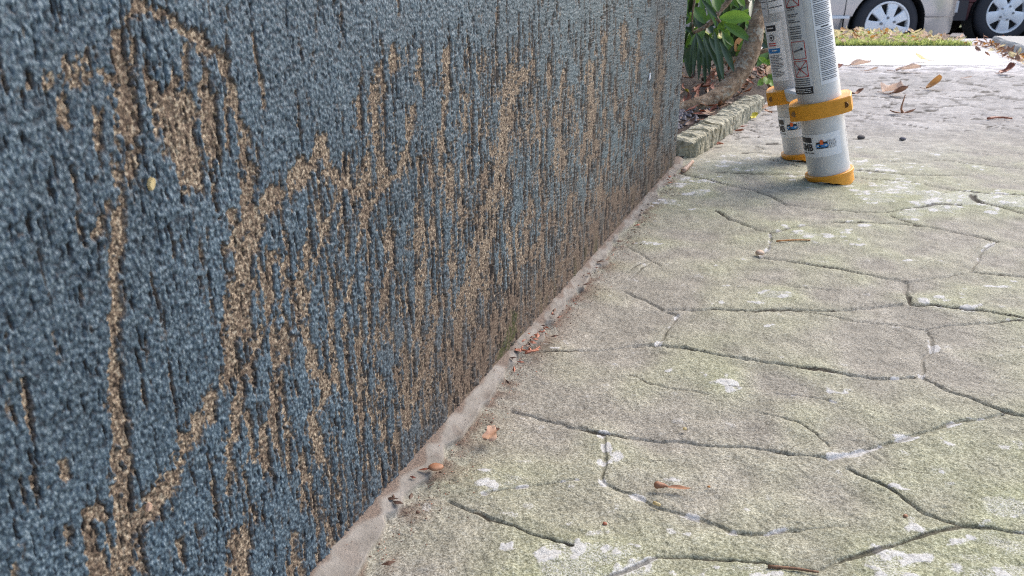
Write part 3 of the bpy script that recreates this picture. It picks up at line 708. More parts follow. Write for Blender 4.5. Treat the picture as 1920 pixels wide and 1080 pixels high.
# ------------------------------------------------------------------ the ladder
TR = 0.0350
def text_mesh(txt, bold=0.0):
    cu = bpy.data.curves.new('lettering', 'FONT'); cu.body = txt; cu.size = 1; cu.offset = bold; cu.resolution_u = 2
    ob = bpy.data.objects.new('lettering', cu); COL.objects.link(ob)
    dg = bpy.context.evaluated_depsgraph_get()
    me = bpy.data.meshes.new_from_object(ob.evaluated_get(dg))
    v = [(p.co.x, p.co.y) for p in me.vertices]; f = [tuple(p.vertices) for p in me.polygons]
    bpy.data.objects.remove(ob); bpy.data.curves.remove(cu); bpy.data.meshes.remove(me)
    x0, x1 = min(p[0] for p in v), max(p[0] for p in v); y0, y1 = min(p[1] for p in v), max(p[1] for p in v)
    return [((x - x0) / (x1 - x0), (y - y0) / (y1 - y0)) for x, y in v], f
class Sticker(MB):
    """things printed round a tube: a = angle in degrees (0 faces the camera, + to the right), z = height along the tube"""
    def __init__(s, X): super().__init__(); s.X = X
    def pt(s, a, z, r): a = rad(a); return s.X @ Vector((r * math.sin(a), -r * math.cos(a), z * 0.955 - 0.006))
    def quad(s, a0, a1, z0, z1, mat, lift, skew=0.0):
        r = TR + lift; n = max(1, int(abs(a1 - a0) / 7)); b = len(s.v)
        for i in range(n + 1):
            a = a0 + (a1 - a0) * i / n; dz = skew * i / n
            s.v += [tuple(s.pt(a, z0 + dz, r)), tuple(s.pt(a, z1 + dz, r))]
        for i in range(n): s.f.append((b + 2 * i, b + 2 * i + 2, b + 2 * i + 3, b + 2 * i + 1)); s.m.append(mat)
    def stroke(s, a0, z0, a1, z1, w, mat, lift):
        n = max(2, int(abs(a1 - a0) / 6)); b = len(s.v); r = TR + lift
        k = TR * PI / 180; dx, dz = (a1 - a0) * k, z1 - z0; L_ = math.hypot(dx, dz); ox, oz = -dz / L_ * w / 2 / k, dx / L_ * w / 2
        for i in range(n + 1):
            a, z = a0 + (a1 - a0) * i / n, z0 + (z1 - z0) * i / n
            s.v += [tuple(s.pt(a - ox, z - oz, r)), tuple(s.pt(a + ox, z + oz, r))]
        for i in range(n): s.f.append((b + 2 * i, b + 2 * i + 2, b + 2 * i + 3, b + 2 * i + 1)); s.m.append(mat)
    def text(s, txt, a0, a1, z0, z1, mat, lift, bold=0.0):
        v, f = text_mesh(txt, bold)
        s.add([s.pt(a0 + (a1 - a0) * x, z0 + (z1 - z0) * y, TR + lift) for x, y in v], f, mat)
    def poly(s, pts, mat, lift): s.add([s.pt(a, z, TR + lift) for a, z in pts], [tuple(range(len(pts)))], mat)
    def lines(s, a0, a1, z0, z1, pitch, mat, lift, r, ragged=0.25):      # print too small to read
        z = z1
        while z > z0:
            e = a1 - (a1 - a0) * (r.random() * ragged if r.random() < 0.5 else 0)
            a = a0
            while a < e - 2:
                w = r.uniform(5, 15); b = min(e, a + w)
                s.quad(a, b, z - pitch * 0.52, z, mat, lift); a = b + r.uniform(0.6, 1.6)
            z -= pitch
INKS = [M['white'], M['ink'], M['grey_ink'], M['red_ink'], M['blue_ink'], M['orange_ink'], M['grey_label'], M['alu']]

def brand_sticker(X, shift):
    s = Sticker(X); q = shift
    s.quad(-112 + q, 46 + q, 0.056, 0.098, 0, 0.0006)
    s.quad(-96 + q, -33 + q, 0.0835, 0.0930, 1, 0.0010)
    s.text('CLIMB', -96 + q, -31 + q, 0.0680, 0.0815, 1, 0.0010, 0.035)
    s.text('CLIMB.COM', -84 + q, -30 + q, 0.0628, 0.0655, 1, 0.0010, 0.01)
    s.stroke(-29.5 + q, .0915, -27.5 + q, .0915, .0012, 1, .0010)
    # flame and scroll logo
    s.quad(-21 + q, 9 + q, 0.0715, 0.0835, 1, 0.0010)
    for sx in (-1, 1):
        c = -6 + sx * 7.5 + q
        s.poly([(c + 9.5 * math.cos(t * PI / 8), 0.0768 + 0.0036 * math.sin(t * PI / 8)) for t in range(16)], 4, 0.0013 + 0.0001 * sx)
        s.poly([(c + sx * 3 + 3.4 * math.cos(t * PI / 6), 0.0774 + 0.0012 * math.sin(t * PI / 6)) for t in range(12)], 0, 0.0016)
    s.poly([(-10 + q, .0790), (-2 + q, .0790), (-2 + q, .0845), (0.5 + q, .0845), (-6 + q, .0885), (-12.5 + q, .0845), (-10 + q, .0845)], 5, 0.0018)
    for k, w in enumerate(('TRUE', 'TELE', 'TECH')):
        s.text(w, 8 + q + 2 * (k == 1), 30 + q + 2 * (k == 1), 0.0815 - 0.0052 * k, 0.0857 - 0.0052 * k, 1, 0.0020, -0.008)
    s.text('TM', 30.5 + q, 33 + q, .0848, .0858, 2, .0010)
    return s
def warn_near(X):
    r = random.Random(5); s = Sticker(X)
    a0, a1 = -88, -8
    s.quad(a0, a1, 0.172, 0.62, 6, 0.0006)
    s.quad(a0 + 6, a1 - 1, 0.172, 0.1845, 1, 0.0010)
    for z in (0.1755, 0.1787, 0.1815): s.lines(a0 + 22, a1 - 6, z - 0.0008, z, 0.0018, 0, 0.0013, r, 0.3)
    s.lines(a0 + 22, a1 - 6, 0.187, 0.1995, 0.0036, 2, 0.0010, r)
    def cell(z0, z1, crossed):
        b0, b1 = -58, -16
        for z in (z0, z1): s.stroke(b0, z, b1, z, 0.0011, 3, 0.0011)
        for a in (b0, b1): s.stroke(a, z0, a, z1, 0.0011, 3, 0.0012)
        m = (z0 + z1) / 2
        if crossed:
            s.stroke(b0, z0, b1, z1, 0.0011, 3, 0.0014); s.stroke(b0, z1, b1, z0, 0.0011, 3, 0.0015)
            s.stroke(b0 + 8, m - .001, b1 - 2, m + .003, .0009, 1, .0013); s.stroke(b0 + 14, m + .003, b0 + 24, m - .005, .0008, 1, .0016)
        else:
            s.stroke(b0 + 6, m - .002, b1 - 8, m + .002, .0022, 2, .0013); s.quad(b1 - 12, b1 - 6, m, m + .004, 1, .0014)
    z = 0.2025
    cell(z, z + 0.0275, True); cell(z + 0.031, z + 0.061, False)
    for zz in (0.267, 0.275, 0.283, 0.2945, 0.304, 0.3155): s.lines(-58, -20, zz, zz + 0.0062, 0.0033, 2, 0.0010, r, 0.5)
    cell(0.3225, 0.353, True)
    z = 0.36
    while z < 0.60: s.lines(-60, -16, z, z + 0.02, 0.0034, 2, 0.0010, r, 0.4); z += 0.027
    s2 = s
    s2.quad(12, 72, 0.183, 0.62, 0, 0.0006)
    z = 0.61
    while z > 0.19:
        hd = r.random() < 0.08
        if hd:
            s2.quad(30, 54, z - 0.0022, z, 1, 0.0010); z -= 0.0046
        for _ in range(r.randint(3, 7)):
            if z < 0.19: break
            s2.lines(17, 67, z - 0.0010, z, 0.0027, 2, 0.0010, r, 0.18); z -= 0.0029
        z -= 0.0012
    # a narrow strip at the far right limb
    s2.quad(80, 84, 0.06, 0.10, 0, 0.0006)
    return s
def warn_far(X):
    r = random.Random(9); s = Sticker(X)
    s.quad(-76, -6, 0.172, 0.287, 0, 0.0006)
    s.quad(-62, -24, 0.270, 0.281, 1, 0.0010); s.lines(-56, -30, 0.2735, 0.277, 0.0042, 6, 0.0013, r, 0.1)
    c = -44
    s.poly([(c + 11 * math.cos(t * PI / 10), 0.2575 + 0.0065 * math.sin(t * PI / 10)) for t in range(20)], 1, 0.0010)
    s.poly([(c + 8.5 * math.cos(t * PI / 10), 0.2575 + 0.0049 * math.sin(t * PI / 10)) for t in range(20)], 6, 0.0013)
    s.poly([(c - 6, .2600), (c, .2590), (c + 6, .2600), (c, .2535)], 1, 0.0016)
    s.lines(-62, -28, 0.240, 0.2475, 0.0040, 3, 0.0010, r, 0.2)
    s.quad(-70, -20, 0.2275, 0.2365, 4, 0.0010); s.lines(-48, -30, 0.2305, 0.2338, 0.0042, 0, 0.0013, r, 0.1)
    z = 0.2235
    while z > 0.182: s.lines(-64, -16, z - 0.001, z, 0.0026, 2, 0.0010, r, 0.4); z -= 0.0031
    s.quad(-84, -42, 0.299, 0.62, 6, 0.0006); s.quad(-38, 10, 0.303, 0.62, 0, 0.0006)
    z = 0.60
    while z > 0.31: s.lines(-78, -46, z - 0.001, z, 0.003, 2, 0.0010, r, 0.35); s.lines(-34, 4, z - 0.001, z, 0.0035, 2, 0.0010, r, 0.5); z -= 0.0052 if r.random() < 0.8 else 0.012
    return s

foot_n = G(1557, 340); foot_f = G(1507, 299)
LEAN = rad(15.2)
across = (foot_f - foot_n).normalized()
lean_dir = Vector((-across.y, across.x, 0))
axis = (Vector((0, 0, 1)) * math.cos(LEAN) + lean_dir * math.sin(LEAN)).normalized()
ladder = empty('ladder', foot_n)
tag(ladder, 'silver telescoping ladder with amber brackets standing on the walkway', 'ladder')
def frame_at(foot):
    z = axis; f = Vector((-foot.x, -foot.y, 0)); f = (f - z * f.dot(z)).normalized()
    y = -f; x = y.cross(z)
    return Matrix(((x.x, y.x, z.x, foot.x), (x.y, y.y, z.y, foot.y), (x.z, y.z, z.z, foot.z), (0, 0, 0, 1)))
OFF = foot_n
# length: until the near stile meets the wall face
gap_w = ((foot_n - W0).dot(NRM) - TR) / max(1e-3, -axis.dot(NRM))
LEN = gap_w * 0.995
def stile(foot, warn, shift, label):
    X = frame_at(foot) @ Matrix.Translation((0, 0, 0.008))
    mb = MB(); r1 = TR
    prof = [(r1, 0.0), (r1, 0.655), (r1 - .0015, 0.656), (r1 - .004, 0.656), (r1 - .004, LEN), (r1 - .006, LEN + .001), (0.001, LEN + .001)]
    mb.lathe(prof, 72, 0, X)
    o = autosmooth(mb.build('stile', M['alu'], ladder, off=OFF), 40)
    s = brand_sticker(X, shift); s.build('brand_sticker', INKS, o, True, OFF)
    s = warn(X); s.build('warning_label', INKS, o, True, OFF)
    # chipped foot cap: faceted cup whose underside follows the ground
    mb = MB(); n = 40; R0 = TR + 0.0045; rr = random.Random(4)
    bot, rings = [], []
    for rad_, zz in ((R0 * .985, 0.0125), (R0 + .0010, 0.0118), (R0 + .0010, 0.0075), (R0 - .0006, 0.0068)):
        rings.append([tuple(X @ Vector((rad_ * math.cos(2 * PI * j / n), rad_ * math.sin(2 * PI * j / n), zz))) for j in range(n)])
    low = []
    for j in range(n):
        a = 2 * PI * j / n
        p = X @ Vector((R0 * .985 * math.cos(a), R0 * .985 * math.sin(a), 0))
        target = max(0.0012, 0.004 + 0.0025 * math.sin(3.1 * a) + rr.uniform(-.0012, .0012))
        t = (p.z - target) / axis.z
        t = max(-0.004, min(t, 0.010 + 0.004 * math.cos(2.2 * a + 1)))
        low.append(tuple(p - axis * t))
    rings.append(low)
    rings.append([tuple(Vector(q) * 0.55 + (X @ Vector((0, 0, -0.004))) * 0.45 - Vector((0, 0, min(0.002, max(0, q[2] - 0.001))))) for q in low])
    mb.loft(rings[::-1])
    c = mb.build('foot_cap', M['yellow'], o, off=OFF); autosmooth(c, 22)
    return o, X
_, Xn = stile(foot_n, warn_near, 0, '')
_, Xf = stile(foot_f, warn_far, -12, '')
def bracket(X, z0):
    n = 48; hw, fr, bk, hh = 0.0505, 0.0075, 0.005, 0.026
    def ring(g, z, inner=False):
        out = []
        for j in range(n):
            a = 2 * PI * j / n; c, s_ = math.cos(a), math.sin(a)
            px = (hw - g) * math.copysign(abs(c) ** 0.35, c)
            if s_ < 0:      # front, a shallow arc from ear to ear
                py = -(TR + fr - g) + 0.018 * (abs(px) / hw) ** 2.2 if abs(c) < 0.93 else -(TR - 0.012) * (1 - (abs(c) - 0.93) / 0.07)
            else:
                py = (TR + bk - g) * abs(s_) ** 0.6
            out.append((px, py, z))
        return out
    mb = MB()
    mb.loft([ring(0.0015, z0), ring(0, z0 + 0.0015), ring(0, z0 + hh - 0.0015), ring(0.0015, z0 + hh)], 0, True, X)
    o = autosmooth(mb.build('bracket', M['yellow'], ladder, off=OFF), 40)
    for sx in (-1, 1):
        s = MB()
        px = sx * 0.0405; py = -(TR + 0.0075) + 0.018 * (abs(px) / hw) ** 2.2 - 0.0008
        Y = X @ Matrix.Translation((px, py, z0 + hh * 0.52)) @ Matrix.Rotation(PI / 2, 4, 'X') @ Matrix.Rotation(-sx * 0.45, 4, 'Y')
        s.lathe([(0.0048, -0.001), (0.0048, 0.0009), (0.0040, 0.0011), (0.0036, 0.0004), (0.0018, 0.0004), (0.0016, 0.0010), (0.0001, 0.0010)], 20, 0, Y)
        s.build('screw', M['screw'], o, True, OFF)
    return o
for z in (0.115, 0.60): bracket(Xn, z); bracket(Xf, z)
for z in (0.115, 0.60):
    mb = MB()
    a, b = Xn @ Vector((0, 0.03, z + 0.018)), Xf @ Vector((0, -0.03, z + 0.018))
    d = (b - a).normalized(); sx = lean_dir.cross(Vector((0, 0, 1))); up = axis; sd = d.cross(up).normalized()
    rings = []
    for p in (a, b):
        rings.append([tuple(p + sd * u_ + up * v_) for u_, v_ in ((-.016, -.012), (.016, -.012), (.018, .006), (.015, .010), (-.015, .010), (-.018, .006))])
    mb.loft(rings); mb.build('rung', M['rung'], ladder, off=OFF)

# ------------------------------------------------------------------ dry leaves and small litter on the walkway
def leaf_geo(L_, W_, curl, fold, r, lobes=0, n=12, wave=0.08):
    """one leaf blade lying along +X, tip curled up; returns a small grid"""
    V, Fc = [], []
    m = 6
    for i in range(n + 1):
        t = i / n
        w = W_ / 2 * (math.sin(PI * min(1, t * 1.02 + .02)) ** 0.75) * (1 + (0.45 * math.cos(t * PI * lobes * 2) if lobes else 0))
        ang = curl * t * t
        x = L_ * (math.sin(ang) / ang if abs(ang) > 1e-3 else 1) * t
        z = L_ * t * (1 - math.cos(ang)) / (ang if abs(ang) > 1e-3 else 1)
        for j in range(m + 1):
            q = j / m * 2 - 1
            V.append((x + r.uniform(-1, 1) * L_ * .012, w * q * math.cos(fold * abs(q)), z + w * abs(q) * math.sin(fold) + wave * W_ * math.sin(5 * t + 3 * q + L_ * 900) * abs(q)))
    for i in range(n):
        for j in range(m): Fc.append((i * (m + 1) + j, (i + 1) * (m + 1) + j, (i + 1) * (m + 1) + j + 1, i * (m + 1) + j + 1))
    return V, Fc
def ground_leaf(px, py, size_px, label, mat, wr=0.5, curl=0.8, fold=0.35, yaw=0.0, lobes=0, z=0.002, group=None, stem=True, tilt=0.0, name='dry_leaf'):
    p = G(px, py, z); L_ = .92 * size_px / pxm(p); r = random.Random(int(px * 7 + py))
    V, Fc = leaf_geo(L_, L_ * min(.95, wr * 1.25), curl * .75, fold, r, lobes, 14, .14)
    zmin = min(v[2] for v in V)
    mb = MB(); R_ = Matrix.Rotation(yaw, 4, 'Z') @ Matrix.Rotation(tilt, 4, 'X')
    mb.add([(v[0] - L_ / 2, v[1], v[2] - zmin) for v in V], Fc, 0, R_)
    if stem:
        mb.tube([R_ @ Vector((-L_ / 2, 0, .001)), R_ @ Vector((-L_ * .62, L_ * .05, .002)), R_ @ Vector((-L_ * .8, L_ * .04, .004))], [L_ * .014] * 3, 5)
    o = mb.build(name, M[mat], None, True)
    zl = min(v.co.z for v in o.data.vertices)
    o.location = (p.x, p.y, z - zl)
    tag(o, label, 'leaf', group); return o
GL = 'fallen leaves scattered on the walkway'
ground_leaf(922, 818, 42, 'small torn pale orange leaf scrap on the cement strip by the wall', 'leaf_scrap', .85, .5, .2, 1.2, 1, .006, GL, False)
ground_leaf(1672, 172, 52, 'large pale pink curled leaf beyond the ladder', 'leaf_pale', .75, 1.0, .5, .5, 1, .003, GL)
ground_leaf(1686, 178, 38, 'folded brown leaf edge tucked against the large pale leaf', 'leaf_brown', .55, 1.2, .6, -.3, 0, .003, GL)
ground_leaf(1752, 166, 40, 'orange brown leaf with a tall upturned tip', 'leaf_orange', .55, 2.1, .45, .15, 0, .003, GL)
ground_leaf(1888, 138, 38, 'dark rust crinkled leaf near the right edge', 'leaf_red', .6, 1.3, .7, .3, 1, .003, GL)
ground_leaf(1612, 124, 46, 'flat straw and pink leaf just right of the ladder on the far walkway', 'leaf_pale', .45, .5, .5, .1, 0, .003, GL)
ground_leaf(1633, 134, 26, 'small whitish curled leaf on the far walkway', 'leaf_pale', .5, .7, .3, -.2, 0, .003, GL)
ground_leaf(1702, 134, 52, 'wide reddish pink leaf lying flat on the far walkway', 'leaf_pale', .5, .35, .45, 0, 1, .003, GL)
ground_leaf(1727, 114, 30, 'tan leaf on the white sidewalk', 'leaf_tan', .55, 1.1, .4, 2.9, 0, .008, GL)
ground_leaf(1604, 177, 36, 'brown leaf partly hidden behind the near ladder stile', 'leaf_brown', .6, .7, .5, .2, 1, .003, GL)
ground_leaf(1574, 128, 22, 'small rust leaf against the ladder edge', 'leaf_red', .6, .7, .4, .7, 0, .003, GL)
ground_leaf(1811, 147, 24, 'thin pale sliver of leaf on the bright pavement', 'leaf_pale', .3, .3, .2, 0, 0, .003, GL, False)
ground_leaf(1413, 221, 22, 'bright yellow leaf beside the edging blocks', 'leaf_yellow', .8, .8, .4, .9, 1, .003, GL)
ground_leaf(1386, 247, 18, 'red brown rolled leaf at the foot of the edging', 'leaf_red', .6, .5, 1.0, -.5, 0, .003, GL)
ground_leaf(1395, 238, 16, 'thin rust leaf pointing away from the edging', 'leaf_red', .4, .5, .6, .3, 0, .003, GL)
ground_leaf(1350, 272, 16, 'rust triangular leaf fragment at the end of the first edging block', 'leaf_red', .7, .4, .4, .2, 0, .003, GL, False)
for k, (x, y, s, mt, lab) in enumerate([(1434, 205, 22, 'leaf_pale', 'cream leaf in the little heap at the end of the edging'), (1446, 198, 26, 'leaf_red', 'rust leaf in the little heap behind the far stile'),
        (1440, 211, 20, 'leaf_brown', 'brown leaf at the front of the heap by the edging'), (1455, 195, 24, 'leaf_pale', 'pink leaf of the heap touching the far stile')]):
    ground_leaf(x, y, s, lab, mt, .6, .8, .5, k * 1.1, 1 if k % 2 else 0, .003, GL)
# curled stem leaf
p = G(1694, 214); s_ = 1 / pxm(p); mb = MB()
pts = spline([(-2 * s_, 0, .004), (-6 * s_, 0, 12 * s_), (-3 * s_, 0, 36 * s_)], 6)
mb.tube([Vector(q) for q in pts], [s_ * 2.2 * (1 - i / len(pts)) + s_ * .6 for i in range(len(pts))], 6)
r = random.Random(3)
V, Fc = leaf_geo(26 * s_, 10 * s_, .8, .6, r); mb.add([(v[0] - 2 * s_, v[1], v[2] + .002) for v in V], Fc)
V, Fc = leaf_geo(24 * s_, 12 * s_, .5, .6, r); mb.add([(-v[0] - 4 * s_, v[1], v[2] + .002) for v in V], Fc)
o = mb.build('dry_leaf', M['leaf_brown'], None, True); o.location = p
tag(o, 'curled brown leaf with a thin stalk standing straight up', 'leaf', GL)

def pebble(px, py, w_px, label, mat, flat=.55, name='pebble', cat='pebble'):
    p = G(px, py); R_ = w_px / 2 / pxm(p); mb = MB(); r = random.Random(int(px))
    rings = []
    for i in range(1, 8):
        a = PI * i / 8
        rings.append([(R_ * math.sin(a) * math.cos(b) * (1 + .10 * math.sin(2 * b + px)), R_ * .8 * math.sin(a) * math.sin(b) * (1 + .08 * math.cos(3 * b)), -R_ * flat * math.cos(a) * (1 + .1 * math.sin(b))) for b in (2 * PI * j / 14 for j in range(14))])
    mb.loft(rings)
    o = mb.build(name, M[mat], None, True); o.location = (p.x, p.y, R_ * flat * .85)
    tag(o, label, cat); return o
pebble(1614, 261, 16, 'dark oval pebble just right of the ladder foot', 'stone_dark')
pebble(1692, 263, 12, 'small brownish pebble right of the dark oval pebble', 'stone_grey')
pebble(1424, 478, 17, 'pale pink pebble lodged at a joint of the paving', 'stone_pink', .6)
pebble(1134, 984, 9, 'tiny rust coloured seed on the near paving', 'leaf_red', .7, 'seed', 'seed')
pebble(1697, 970, 9, 'tiny red brown seed at the lower right', 'leaf_brown', .8, 'seed', 'seed')
pebble(1284, 806, 8, 'tiny tan crumb in the middle of the paving', 'leaf_tan', .7, 'seed', 'seed')
pebble(1329, 914, 6, 'tiny orange speck right of the winged seed', 'leaf_orange', .7, 'seed', 'seed')
o = pebble(818, 893, 27, 'brown half nutshell on the cement strip by the wall', 'leaf_brown', .42, 'nutshell', 'nutshell'); o.location.z += .006
pebble(784, 972, 9, 'dark crumb on the cement strip near the bottom', 'leaf_dark', .7, 'seed', 'seed').location.z += .004
# winged bud
p = G(1258, 918); s_ = 1 / pxm(p); mb = MB()
mb.tube([Vector(q[:3]) for q in spline([(-30 * s_, 2 * s_, 5 * s_), (-24 * s_, 0, 6.5 * s_), (-14 * s_, 0, 6 * s_), (-6 * s_, -1 * s_, 4.5 * s_)], 4)],
        [s_ * v for v in (5.6, 6.4, 6.8, 6.8, 6.6, 6.2, 5.6, 5, 4.2, 3.4, 2.8, 2.2, 1.8)], 10, 0, .08)
V, Fc = leaf_geo(46 * s_, 12 * s_, .15, .25, random.Random(2), 0)
mb.add([(v[0] - 9 * s_, v[1] - 1 * s_ - .12 * (v[0]), v[2] + 3.6 * s_) for v in V], Fc, 0)
o = mb.build('winged_seed', M['leaf_brown'], None, True); o.location = p + Vector((0, 0, .001)); o.rotation_euler = (0, 0, -.05)
tag(o, 'brown winged seed with a bulbous end lying on the near paving', 'seed')
def twig(pts, r0, label, mat='twig', z=.0025, group=None):
    P = [G(x, y, z) for x, y in pts]; mb = MB(); off = P[0]
    Q = [Vector(q) for q in spline([tuple(q - off) for q in P], 4)] if len(P) > 2 else [q - off for q in P]
    mb.tube(Q, [r0 * (1 - .4 * i / len(Q)) for i in range(len(Q))], 7, 0, .12)
    o = mb.build('twig', M[mat], None, True); o.location = off; tag(o, label, 'twig', group); return o
twig([(1456, 452), (1490, 450), (1519, 450)], .0012, 'thin tan twig on the paving above the pink pebble', 'leaf_orange')
twig([(1440, 1062), (1490, 1066), (1535, 1073)], .0011, 'short red brown twig at the bottom of the picture')
twig([(1852, 222), (1875, 220), (1898, 222)], .0034, 'reddish straight twig at the far right of the walkway', 'leaf_red', .004)
o = twig([(1281, 321), (1290, 312), (1299, 303)], .0048, 'pale pink split pod in front of the wall corner', 'leaf_pale', .005)
for k, (pts, lab) in enumerate([([(975, 655), (995, 659), (1010, 656)], 'little red twig where the paving joint meets the wall'), ([(985, 662), (1003, 656), (1012, 650)], 'little crossing twig by the moss at the wall foot'),
        ([(742, 740 + 0), (743, 740), (745, 742)], '')]):
    if lab: twig(pts, .0011, lab, 'leaf_red', .006)
twig([(1225, 942), (1238, 947)], .0012, 'tan splinter lying in the pale joint', 'leaf_tan', .002)
# flakes stuck on the wall
def flake(px, py, w, h_, mat, label):
    d = ray(px, py); t = (W0 - Vector((0, 0, H))).dot(NRM) / d.dot(NRM); p = Vector((0, 0, H)) + d * t
    k = 1 / pxm(p); mb = MB(); r = random.Random(px)
    out = []
    for j in range(9):
        a = 2 * PI * j / 9; q = r.uniform(.7, 1.1)
        out.append((math.cos(a) * w * k * q * 1.6, math.sin(a) * h_ * k * q))
    tilt = -.5
    ring0 = [tuple(U * (x * math.cos(tilt) - y * math.sin(tilt)) + Vector((0, 0, x * math.sin(tilt) + y * math.cos(tilt))) + NRM * .0002) for x, y in out]
    ring1 = [tuple(Vector(q) * .9 + NRM * .0016) for q in ring0]
    mb.loft([ring0, ring1]); o = mb.build('paint_flake', M[mat]); o.location = p
    tag(o, label, 'flake'); return o
flake(281, 345, 5, 14, 'leaf_tan', 'cream flake stuck on the wall beside the long worn line')
flake(276, 950, 4, 9, 'leaf_pale', 'pink flake stuck low on the wall at the left')
flake(1217, 145, 2, 9, 'white', 'thin white paint speck near the far end of the wall')
# crumbs of soil along the cement strip
mb = MB(); r = random.Random(12)
for k in range(1900):
    s = r.uniform(.32, 1.35) ** 1.0; w = np.interp(s, [.2, .45, .62, .8, 1.1, 1.5], [.023, .015, .009, .009, .011, .011])
    d = (w + abs(r.gauss(0, .014))) if r.random() < .82 else r.uniform(.0004, w * .9)
    p = W0 + U * s + NRM * d; q = r.uniform(.0003, .0009) * (1.9 if r.random() < .05 else 1) * (.6 if d < w else 1)
    z = .004 if d < w else .0006
    z += .006 * (1 - d / w) ** 2 if d < w else 0
    V = [(p.x + q * r.uniform(.6, 1.2) * a, p.y + q * r.uniform(.6, 1.2) * b, z + q * r.uniform(.4, .8) * c) for a, b, c in ((1, 0, 0), (0, 1, 0), (-1, 0, 0), (0, -1, 0), (0, 0, 1), (0, 0, -1))]
    mb.add(V, [(0, 1, 4), (1, 2, 4), (2, 3, 4), (3, 0, 4), (1, 0, 5), (2, 1, 5), (3, 2, 5), (0, 3, 5)], r.choice((0, 0, 0, 1, 2)))
for k in range(70):
    sx_ = r.choice((.40, .62, .64, .66, .85, 1.1, 1.35)) + r.gauss(0, .05); w = np.interp(sx_, [.2, .45, .62, .8, 1.1, 1.5], [.023, .015, .009, .009, .011, .011])
    p = W0 + U * sx_ + NRM * (w * r.uniform(.2, 1.5) + abs(r.gauss(0, .006))); p.z = .0055
    a = r.uniform(0, 6.3); l_ = r.uniform(.002, .006); w_ = l_ * r.uniform(.25, .6); ca, sa = math.cos(a), math.sin(a)
    mb.add([(p.x + ca * u - sa * v, p.y + sa * u + ca * v, p.z + z) for u, v, z in ((-l_, 0, 0), (0, -w_, .0008), (l_, 0, .0016), (0, w_, .0004), (0, 0, .002))], [(0, 1, 4), (1, 2, 4), (2, 3, 4), (3, 0, 4)], r.choice((1, 1, 2, 0)))
o = mb.build('soil_crumbs', [M['dirt_crumb'], M['leaf_red'], M['leaf_dark']])
tag(o, 'dark red brown crumbs of soil along the cement strip at the wall foot', 'crumbs', kind='stuff')

# ------------------------------------------------------------------ planting bed litter and the rhododendron
def shard(mb, p, L_, W_, yaw, tilt, roll, mat, r, n=4):
    V, Fc = leaf_geo(L_, W_, r.uniform(.2, 1.5), r.uniform(.1, .7), r, 0, n)
    X = Matrix.Translation(p) @ Matrix.Rotation(yaw, 4, 'Z') @ Matrix.Rotation(tilt, 4, 'Y') @ Matrix.Rotation(roll, 4, 'X')
    mb.add(V, Fc, mat, X)
mb = MB(); r = random.Random(21)
for k in range(1100):
    i, j = r.uniform(-.2, 2.0), r.uniform(.05, 1.0) ** 1.3 + .02
    p = e0 + ed * i + en * (j + .03); p.z = .024 + min(.02, .05 * j) + r.uniform(0, .016)
    if (p - W0).dot(U) < S_END + .01 and (p - W0).dot(NRM) < .02: continue
    shard(mb, p, r.uniform(.015, .055), r.uniform(.008, .025), r.uniform(0, 6.3), r.uniform(-.35, .35), r.uniform(-.4, .4), r.choices(range(5), (5, 5, 2, 4, .35))[0], r, 3)
o = mb.build('leaf_litter', [M['leaf_brown'], M['leaf_red'], M['leaf_pale'], M['leaf_dark'], M['leaf_yellow']], None, True)
tag(o, 'brown and rust leaf litter covering the planting bed under the bush', 'leaf litter', kind='stuff')
mb = MB()
for k in range(260):
    i, j = r.uniform(0.02, .55), r.uniform(.0, .12)
    p = e0 + ed * i + en * (.075 + j); q = r.uniform(.003, .008); z = .03
    V = [(p.x + q * a * r.uniform(.7, 1.3), p.y + q * b * r.uniform(.7, 1.3), z + q * c) for a, b, c in ((1, 0, 0), (0, 1, 0), (-1, 0, 0), (0, -1, 0), (0.2, 0.1, .8), (0, 0, -.8))]
    mb.add(V, [(0, 1, 4), (1, 2, 4), (2, 3, 4), (3, 0, 4), (1, 0, 5), (2, 1, 5), (3, 2, 5), (0, 3, 5)])
o = mb.build('bed_gravel', M['stone_grey']); tag(o, 'blue grey gravel behind the edging blocks', 'gravel', kind='stuff')

def bladeleaf(mb, a, b, w, mat, droop=.1, n=8):
    """long rhododendron leaf from point a to point b, w wide, drooping"""
    a, b = Vector(a), Vector(b); d = b - a; L_ = d.length; d.normalize()
    side = d.cross(Vector((0, -1, .25))).normalized(); nr = side.cross(d).normalized()
    V, Fc = [], []
    for i in range(n + 1):
        t = i / n
        ww = w / 2 * (math.sin(PI * (t * .96 + .02)) ** .7)
        c = a + d * L_ * t + Vector((0, 0, -droop * L_ * t * t + droop * L_ * t))
        for q in (-1, -.5, 0, .5, 1): V.append(tuple(c + side * ww * q + nr * (abs(q) * ww * .35)))
    for i in range(n):
        for j in range(4): Fc.append((i * 5 + j, i * 5 + j + 1, (i + 1) * 5 + j + 1, (i + 1) * 5 + j))
    mb.add(V, Fc, mat)
bush = empty('rhododendron_bush', atY(1390, 150, 2.3) * Vector((1, 1, 0)) if False else Vector((atY(1390, 150, 2.3).x, 2.3, 0.02)))
tag(bush, 'rhododendron bush with a leaning brown trunk and long drooping green leaves', 'bush')
BO = bush.location.copy()
def limb(pts, name='trunk', parent=bush, mat='bark', n=18, rough=.05):
    Q = spline([tuple(atY(x, y, Y)) + (w / 2 / pxm(atY(x, y, Y)),) for x, y, Y, w in pts], 8)
    mb = MB(); mb.tube([Vector(q[:3]) for q in Q], [q[3] for q in Q], n, 0, rough)
    return mb.build(name, M[mat], parent, True, BO)
